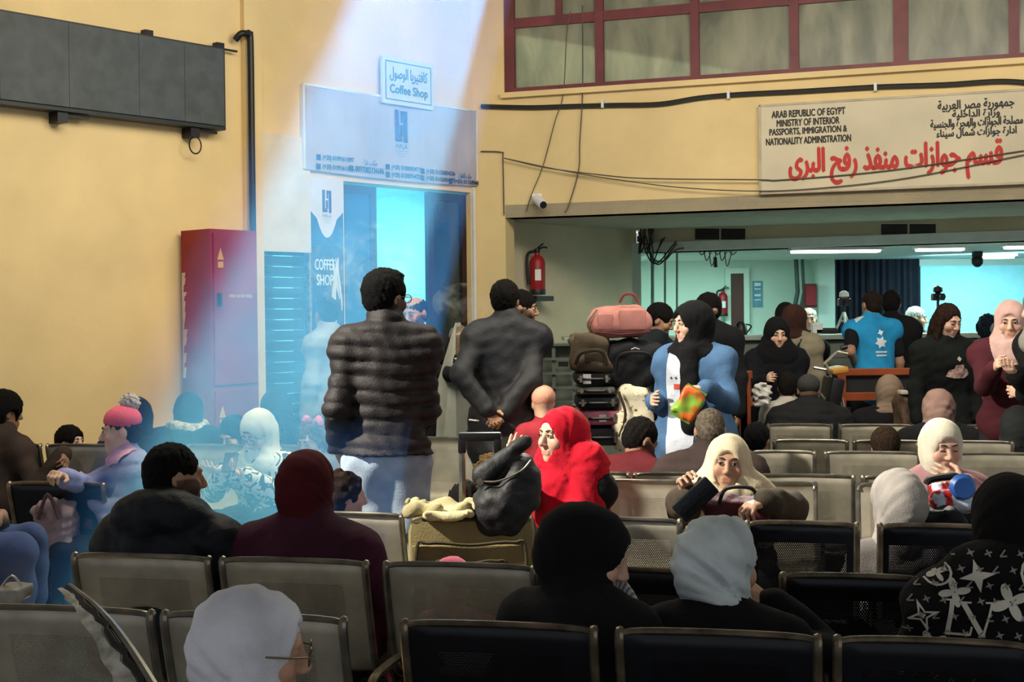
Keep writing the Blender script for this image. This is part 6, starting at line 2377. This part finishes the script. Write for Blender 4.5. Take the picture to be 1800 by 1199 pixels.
person('small child in peach cap beside the red headscarf', 954, 676, 8.1, yaw=8, lean=4, hs=.85, w=.7, skin='light', hat=('#d99c86', {'brim': -.03}), top=('jacket', '#9e2f3c'), zp=.52)

# --- sunlit middle
P22 = person('woman in bright red headscarf lit by the sun, looking left', 985, 712, 5.95, yaw=140, lean=5, hy=128, hp=-2, skin='light', det=2, eyes=.003, brows='#3a2518', w=.95,
             scarf=('#c8142c', {'band': '#e8dcc2', 'drape': .34, 'dw': 1.35, 'wr': .008, 'open': (.060, .090), 'bun': .02, 'tails': [((-.12, -.01, .04), (-.13, .08, -.20), .09, .10), ((-.13, .08, -.20), (-.13, .10, -.36), .10, .09), ((-.02, .09, -.05), (.0, .14, -.2), .08, .06), ((.0, -.08, .05), (-.05, -.12, -.3), .09, .09)]}),
             top=('jacket', '#121317', {'e': .028}), hands={'R': (915, 818, 5.62, {'pole': (.3, -.2, -1), 'curl': .55, 'palm': (0, -.3, 1), 'dir': (-.2, .55, .8)}), 'L': ('rel', .11, .10, -.505, {'pole': (1, .2, 0)})})
m_cur = ('#8a6a3c', 'curly')
person('child with sunlit curly fair hair behind the suitcase handle', 862, 801, 6.4, yaw=160, lean=5, hy=175, hp=30, hs=.86, w=.66, skin='light', hair=('#a98a55', 'curly', {'rough': .014}), top=('jacket', '#c9b06a'), zp=.40)  # hair colour painted fair to show sun on dark curls
person('child in a dark fluffy hat low behind the beige suitcase', 822, 846, 6.1, yaw=-20, lean=4, hs=.86, w=.62, skin='light', hair=('#15110f', 'curly', {'th': .016}), top=('jacket', '#1c1a1a'), zp=.36)
person('man in dark red sweater bent far over to the right', 1125, 726, 7.5, yaw=-38, lean=40, hy=-62, hp=30, skin='tan', det=1, eyes='none', beard='#120e0c', hair=('#1a1512', 'short', {'th': .008}), top=('jacket', '#5d1a20', {'wr': .006}), w=1.1)
person('grey haired man in brown jacket with his head bowed, from behind', 1248, 714, 7.25, yaw=-8, lean=16, hp=26, skin='tan', hair=('#6d6355', 'short', {'th': .004, 'nape': -.06}), top=('jacket', '#3b2f2c', {'e': .036, 'wr': .009, 'collar': .055}), w=1.25, fat=1.2)
person('boy with short dark hair and visible ear behind the old woman', 1331, 740, 8.4, yaw=-15, lean=6, hy=-30, hs=.92, w=.8, skin='tan', hair=('#121114', 'short', {'th': .009, 'nape': -.06}), top=('jacket', '#1a1b1f'))
P26 = person('old woman in cream headscarf holding up a black pouch, facing the camera', 1279, 757, 5.95, yaw=172, lean=22, hy=170, hp=-4, hr=-4, skin='mid', det=2, eyes=0.0, brows='#4a3a30', w=1.05, fat=1.1,
             scarf=('#e2d2b0', {'drape': .34, 'dw': 1.6, 'wr': .006, 'open': (.060, .090), 'oz': -.026, 'th': .020, 'tails': [((-.09, .02, .03), (-.16, .06, -.12), .08, .08), ((.09, .02, .03), (.13, .08, -.14), .07, .07)]}),
             top=('jacket', '#4a4136', {'e': .034, 'wr': .010}),
             hands={'R': (1208, 872, 5.5, {'pole': (1, .1, -.5), 'curl': .85, 'palm': (-.4, .3, -.8), 'dir': (.15, .3, .9)}), 'L': (1346, 882, 5.5, {'pole': (-1, .0, -.1), 'curl': .75, 'palm': (0, -.2, -1), 'dir': (.75, .5, -.15)})})
c0, c1 = at(1192, 905, 5.42), at(1252, 850, 5.42)
pc = thing_w('pouch', 'black folded pouch held diagonally by the old woman', 'pouch', c0)
ang = math.atan2(c1.z - c0.z, c1.x - c0.x)
MB().box((c0 + c1) / 2, ((c1 - c0).length, .03, .085), rot=Matrix.Rotation(-ang, 3, 'Y'), bev=.01).build('body', cloth('#0d141b', .6), pc, True)
MB().box((c0 + c1) / 2 + Vector((0, -.016, .0)), ((c1 - c0).length * .9, .006, .02), rot=Matrix.Rotation(-ang, 3, 'Y')).build('flap', cloth('#0a0f15', .5), pc)
a_ = at(1300, 905, 5.5)
bg_ = soft_bag('handbag', 'dark burgundy bag on the lap of the old woman', (a_.x, 5.58, a_.z), (.26, .14, .13), cloth('#4a1424', .6), 'bag', .6, 61, lump=.014, cell=.012)
MB().tube(bez([(-.08, -.06, .11), (-.05, -.07, .17), (.05, -.07, .17), (.08, -.06, .11)], 4), .008, 6).build('handle', m_black, bg_, True)

m_blue = cloth('#4a6b90', .95, bscale=90)
P27 = person('woman in black headscarf, blue cardigan and white shirt standing, face lit from the left', 1214, 528, 7.95, 'stand', yaw=152, lean=3, hy=116, hp=4, skin='light', det=2, eyes=.004, w=1.04, fat=1.28,
             scarf=('#0b0b0e', {'drape': .09, 'dw': 1.05, 'bun': .025, 'th': .022, 'open': (.060, .090), 'tails': [((-.02, .12, .0), (-.05, .20, -.42), .055, .06)]}),
             top=('jacket', '#56789e', {'mat': m_blue, 'e': .028, 'wr': .008, 'hem': .66, 'long': .66, 'nocollar': True}),
             hands={'L': (1238, 682, 7.6, {'pole': (-.5, -.6, -1), 'curl': .9, 'palm': (0, -.1, -1), 'dir': (.8, .5, .0)}), 'R': (1150, 705, 7.9, {'pole': (.2, -1, 0), 'curl': .5})}, bottom='#2a3340')
m_tee = cloth('#ccd2dc', .9)
V27 = P27['nb']
project(P27, 'jacket', 'white_shirt', [[(-.045, .02), (.105, .03), (.115, -.2), (.10, -.42), (.09, -.68), (-.07, -.68), (-.075, -.4), (-.065, -.2)]], V27 + np.array((0, 0, -.03)), P27['rt'], np.array((0, 0, 1.0)), (0, -1, 0), m_tee, off=.008, sub=.03)
project(P27, 'jacket', 'red_print', [[(.0, -.165), (.06, -.165), (.06, -.195), (.0, -.195)]], V27 + np.array((0, 0, -.03)), P27['rt'], np.array((0, 0, 1.0)), (0, -1, 0), mat("print_red", '#b8432f'), off=.012)
project(P27, 'jacket', 'dark_print', [star4(.075 - .032 * k, -.13, .010, .5, .3 * k) for k in range(5)], V27 + np.array((0, 0, -.03)), P27['rt'], np.array((0, 0, 1.0)), (0, -1, 0), mat("print_dark", '#3a3d48'), off=.012)
sb = at(1196, 706, 7.48)
m_snack = mat("snack_print", '#d4622c', rough=.3, var=0, vscale=13, col2='#7fa93a')
m_snack.node_tree.nodes['Map Range'].inputs[1].default_value = .44
m_snack.node_tree.nodes['Map Range'].inputs[2].default_value = .54
q = soft_bag('snack_bag', 'green and orange snack bag held by the woman in the blue cardigan', (sb.x, sb.y, sb.z), (.13, .05, .17), m_snack, 'packet', .9, 71, lump=.01, cell=.009)
q.rotation_euler = (0, .55, 0)
MB().box((0, 0, .172), (.12, .006, .02)).build('crimped_edge', mat("snack_green", '#6f9f3a', rough=.3), q)
MB().box((0, 0, -.002), (.12, .006, .02)).build('crimped_edge', mat("snack_green", '#6f9f3a', rough=.3), q)
person('dark haired man looking down to the right behind the pink backpack', 1160, 532, 10.4, 'stand', yaw=-120, hy=-105, hp=20, skin='tan', det=1, hair=('#131010', 'short', {'th': .016}), top=('jacket', '#1b2126', {'e': .03}))
person('man in black jacket looking left behind the black headscarf and blue cardigan', 1243, 513, 10.0, 'stand', yaw=150, hy=125, hp=6, skin='tan', det=1, beard='#2a211c', hair=('#131010', 'short', {'th': .012}), top=('jacket', '#101217', {'e': .035}))

# --- right half, farther back
P30 = person('woman in black abaya and headscarf facing the camera, white bag in hand', 1366, 556, 10.9, 'stand', yaw=178, hy=182, hp=8, skin='light', det=2, w=1.05, fat=1.15,
             scarf=('#0a0b10', {'drape': .26, 'dw': 1.3, 'th': .024, 'open': (.050, .080)}), top=('abaya', '#0b0d14', {'e': .034}), hands={'R': (1346, 668, 10.6, {'pole': (.5, -.6, -.8), 'curl': .9}), 'L': (1392, 690, 10.65, {'curl': .7, 'pole': (-.5, -.6, -.8)})}, bottom='#101218')
c = at(1338, 695, 10.45)
soft_bag('plastic_bag', 'crumpled white plastic bag held by the woman in the black abaya', (c.x, c.y, c.z), (.13, .09, .17), mat("white_plastic", '#d3d1cb', rough=.3, var=.12, vscale=20), 'bag', .8, 81, lump=.018, cell=.01, ns=.06)
P31 = person('person in brown headscarf and khaki jacket with a black strap, turned away', 1398, 534, 11.7, 'stand', yaw=-30, hy=-40, skin='light', scarf=('#3a221a', {'drape': .02, 'th': .024, 'bun': .02}), top=('jacket', '#8d8570', {'e': .035, 'hem': .75}), size=.95)
MB().tube(bez([P31['nb'] + np.array((.10, -.10, -.02)), P31['nb'] + np.array((.03, -.19, -.2)), P31['nb'] + np.array((-.08, -.2, -.45))], 5), .016, 6).build('bag_strap', m_black, P31['root'], True)
person('person in black headscarf half hidden behind the brown headscarf', 1380, 529, 12.2, 'stand', yaw=10, skin='light', scarf=('#0c0d12', {'drape': .1}), top=('jacket', '#0f1116'), size=.95)
person('bald officer behind the counter beside the red wall box', 1422, 538, 14.3, 'stand', yaw=175, hy=170, skin='light', det=1, hair=('#c9c6c0', 'short', {'th': .004, 'bald': 1}), top=('jacket', '#2c3940', {'e': .03}))
person('grey haired officer behind the counter left of the dark haired woman', 1611, 537, 14.3, 'stand', yaw=-140, hy=-110, skin='light', det=1, hair=('#c2c0bb', 'short', {'th': .008}), top=('jacket', '#27394a', {'e': .03}))
P34 = person('man in bright blue vest over black short sleeves seen from behind', 1531, 509, 12.0, 'stand', yaw=-6, hy=20, skin='tan', hair=('#2a211b', 'short', {'th': .006}), w=1.06, fat=1.1,
             top=('vest', '#2794cc', {'e': .024, 'wr': .007, 'under': '#14171b', 'hem': .72, 'collar': .02}), hands={'L': (1505, 645, 11.95, {'pole': (-.3, -1, 0)})})
em = star4(0, 0, .055, .6, .2, 6)
project(P34, 'vest', 'vest_emblem', [em, star4(0, .085, .03, .5, .3, 4), [(-.05, -.09), (.05, -.09), (.05, -.075), (-.05, -.075)], [(-.045, -.12), (.045, -.12), (.045, -.105), (-.045, -.105)]],
        P34['nb'] + np.array((.05, 0, -.18)), P34['rt'], np.array((0, 0, 1.0)), (0, 1, 0), mat("vest_print", '#cfe0e6'), off=.006)
project(P34, 'vest', 'shoulder_stripe', [[(-.16, -.02), (-.13, .0), (-.07, -.005), (-.15, -.07)]], P34['nb'] + np.array((0, 0, .03)), P34['rt'], np.array((0, 0, 1.0)), (0, 1, -.3), mat("vest_print", '#cfe0e6'), off=.006)
person('man in black seen from behind next to the blue vest', 1567, 509, 12.4, 'stand', yaw=-12, hy=-25, skin='tan', hair=('#171413', 'short', {'th': .014}), top=('coat', '#121316', {'e': .03}), w=1.05)
P37 = person('woman with long dark hair and black printed sweatshirt looking down', 1666, 531, 9.9, 'stand', yaw=-168, hy=-155, hp=18, skin='light', det=2, eyes='closed', w=1.08, fat=1.25, hair=('#33231c', 'long', {'th': .008, 'front': .02}),
             top=('coat', '#101614', {'e': .020, 'collar': .01, 'long': .55, 'wr': .009}), hands={})
project(P37, 'coat', 'chest_print', [[(-.09, -.035), (-.03, -.05), (.06, -.05), (.10, -.02), (.075, .015), (.045, .02), (.04, .05), (-.03, .045), (-.035, .02), (-.07, .01)]], P37['nb'] + np.array((-.03, 0, -.22)), -P37['rt'], np.array((0, 0, 1.0)), (0, -1, 0), mat("sweat_print", '#c9b2a6', var=.3, vscale=40, col2='#8d3f42'), off=.006)
project(P37, 'coat', 'chest_print', [star4(0, 0, .02, .7, 0, 4)], P37['nb'] + np.array((-.03, 0, -.13)), -P37['rt'], np.array((0, 0, 1.0)), (0, -1, 0), mat("sweat_print2", '#b9b5a8'), off=.006)
person('smiling woman in pale pink headscarf and burgundy jacket at the right', 1776, 525, 8.6, 'stand', yaw=165, hy=158, hp=10, skin='light', det=2, w=1.0, scarf=('#d3ada4', {'drape': .24, 'th': .02, 'open': (.056, .084)}),
       top=('jacket', '#4a1b24', {'e': .03}), hands={'R': (1748, 648, 8.3, {'pole': (.2, -.5, -1), 'curl': .5}), 'L': (1795, 655, 8.3, {'curl': .5})})
person('woman in black coat and grey headscarf reaching in from the right edge', 1828, 500, 7.9, 'stand', yaw=100, hy=100, skin='light', w=1.1, scarf=('#8d8a80', {'drape': .1}), top=('coat', '#0c0d10', {'e': .04, 'long': .3}), hands={'R': (1785, 658, 7.85, {'pole': (0, -.3, -1), 'curl': .35, 'palm': (0, 0, 1)}), 'L': (1800, 690, 8.0, {})})
person('person with dark blue hair seen far behind the long haired woman', 1737, 551, 12.6, 'stand', yaw=-30, skin='tan', hair=('#1a2630', 'curly'), top=('jacket', '#26323c'), size=.95)
person('person in grey hat standing far back beside the pink headscarf', 1758, 562, 12.3, 'stand', yaw=20, skin='tan', hat=('#8d908c', {}), top=('jacket', '#9a2530'), size=.93)
person('dark haired person sitting in front of the passport counter', 1440, 597, 12.9, yaw=0, skin='tan', hair=('#14181a', 'short', {'th': .025}), top=('jacket', '#20282a'), zp=.75)
person('child with short dark hair and white jacket, from behind', 1384, 651, 10.6, yaw=-10, hs=.95, w=.85, skin='tan', hair=('#1c1816', 'short', {'th': .008}), top=('jacket', '#c9c3b6', {'e': .03}))
person('person in grey cap and wide black puffer coat, from behind', 1421, 656, 10.35, yaw=-8, w=1.25, fat=1.2, skin='tan', hat=('#3d3c3b', {'brim': -.02}), top=('puffer', '#1c1d1f', {'e': .045}))
person('woman in taupe headscarf and black coat, from behind', 1563, 658, 10.45, yaw=-10, w=1.2, fat=1.1, skin='light', scarf=('#8f7a69', {'drape': .03, 'wr': .008, 'bun': .015, 'th': .024}), top=('coat', '#101113', {'e': .035}))
person('woman in mauve brown headscarf and dark coat, from behind', 1649, 683, 9.1, yaw=-10, w=1.2, fat=1.15, skin='light', scarf=('#8d7167', {'drape': .05, 'wr': .009, 'bun': .01, 'th': .026}), top=('coat', '#131416', {'e': .04}))
person('person hunched in a black grey hood at the right edge', 1788, 713, 8.5, yaw=-8, lean=14, w=1.1, skin='light', scarf=('#26282a', {'drape': .16, 'th': .03, 'bun': .03, 'dw': 1.2}), top=('coat', '#1b1c1e', {'e': .04}))
person('boy with brown hair low between the benches', 1556, 750, 8.4, yaw=-12, lean=6, hs=.98, w=.8, skin='light', hair=('#33261c', 'short', {'th': .018, 'nape': -.08}), top=('jacket', '#2a2622'))
P47 = person('girl in white headscarf with hand over her mouth, eyes closed', 1655, 733, 5.95, yaw=178, lean=6, hy=184, hp=8, hs=.94, skin='light', det=2, eyes='closed', brows='#2a1a10', w=.88,
             scarf=('#e9e2cc', {'drape': .0, 'wr': .003, 'open': (.058, .090), 'oz': -.022, 'th': .018}), top=('jacket', '#b98c8e', {'e': .03, 'collar': .05}),
             hands={'L': (1694, 850, 5.74, {'pole': (-1, .2, -.9), 'curl': .35, 'palm': (.1, -1, .1), 'dir': (.9, -.12, .38)})})
person('child in pale grey headscarf leaning head back over the black bench', 1574, 824, 5.3, yaw=-12, lean=-6, hy=20, hp=8, hs=1.0, w=.75, skin='light', scarf=('#aaa49e', {'drape': .10, 'wr': .007, 'bun': .02, 'th': .016, 'dw': .8}), top=('jacket', '#7f7a78', {'e': .012}), zp=.42)
print('PEOPLE', len(PEOPLE), 'tris', TRI[0])
for q in PEOPLE:
    print('  ', q)
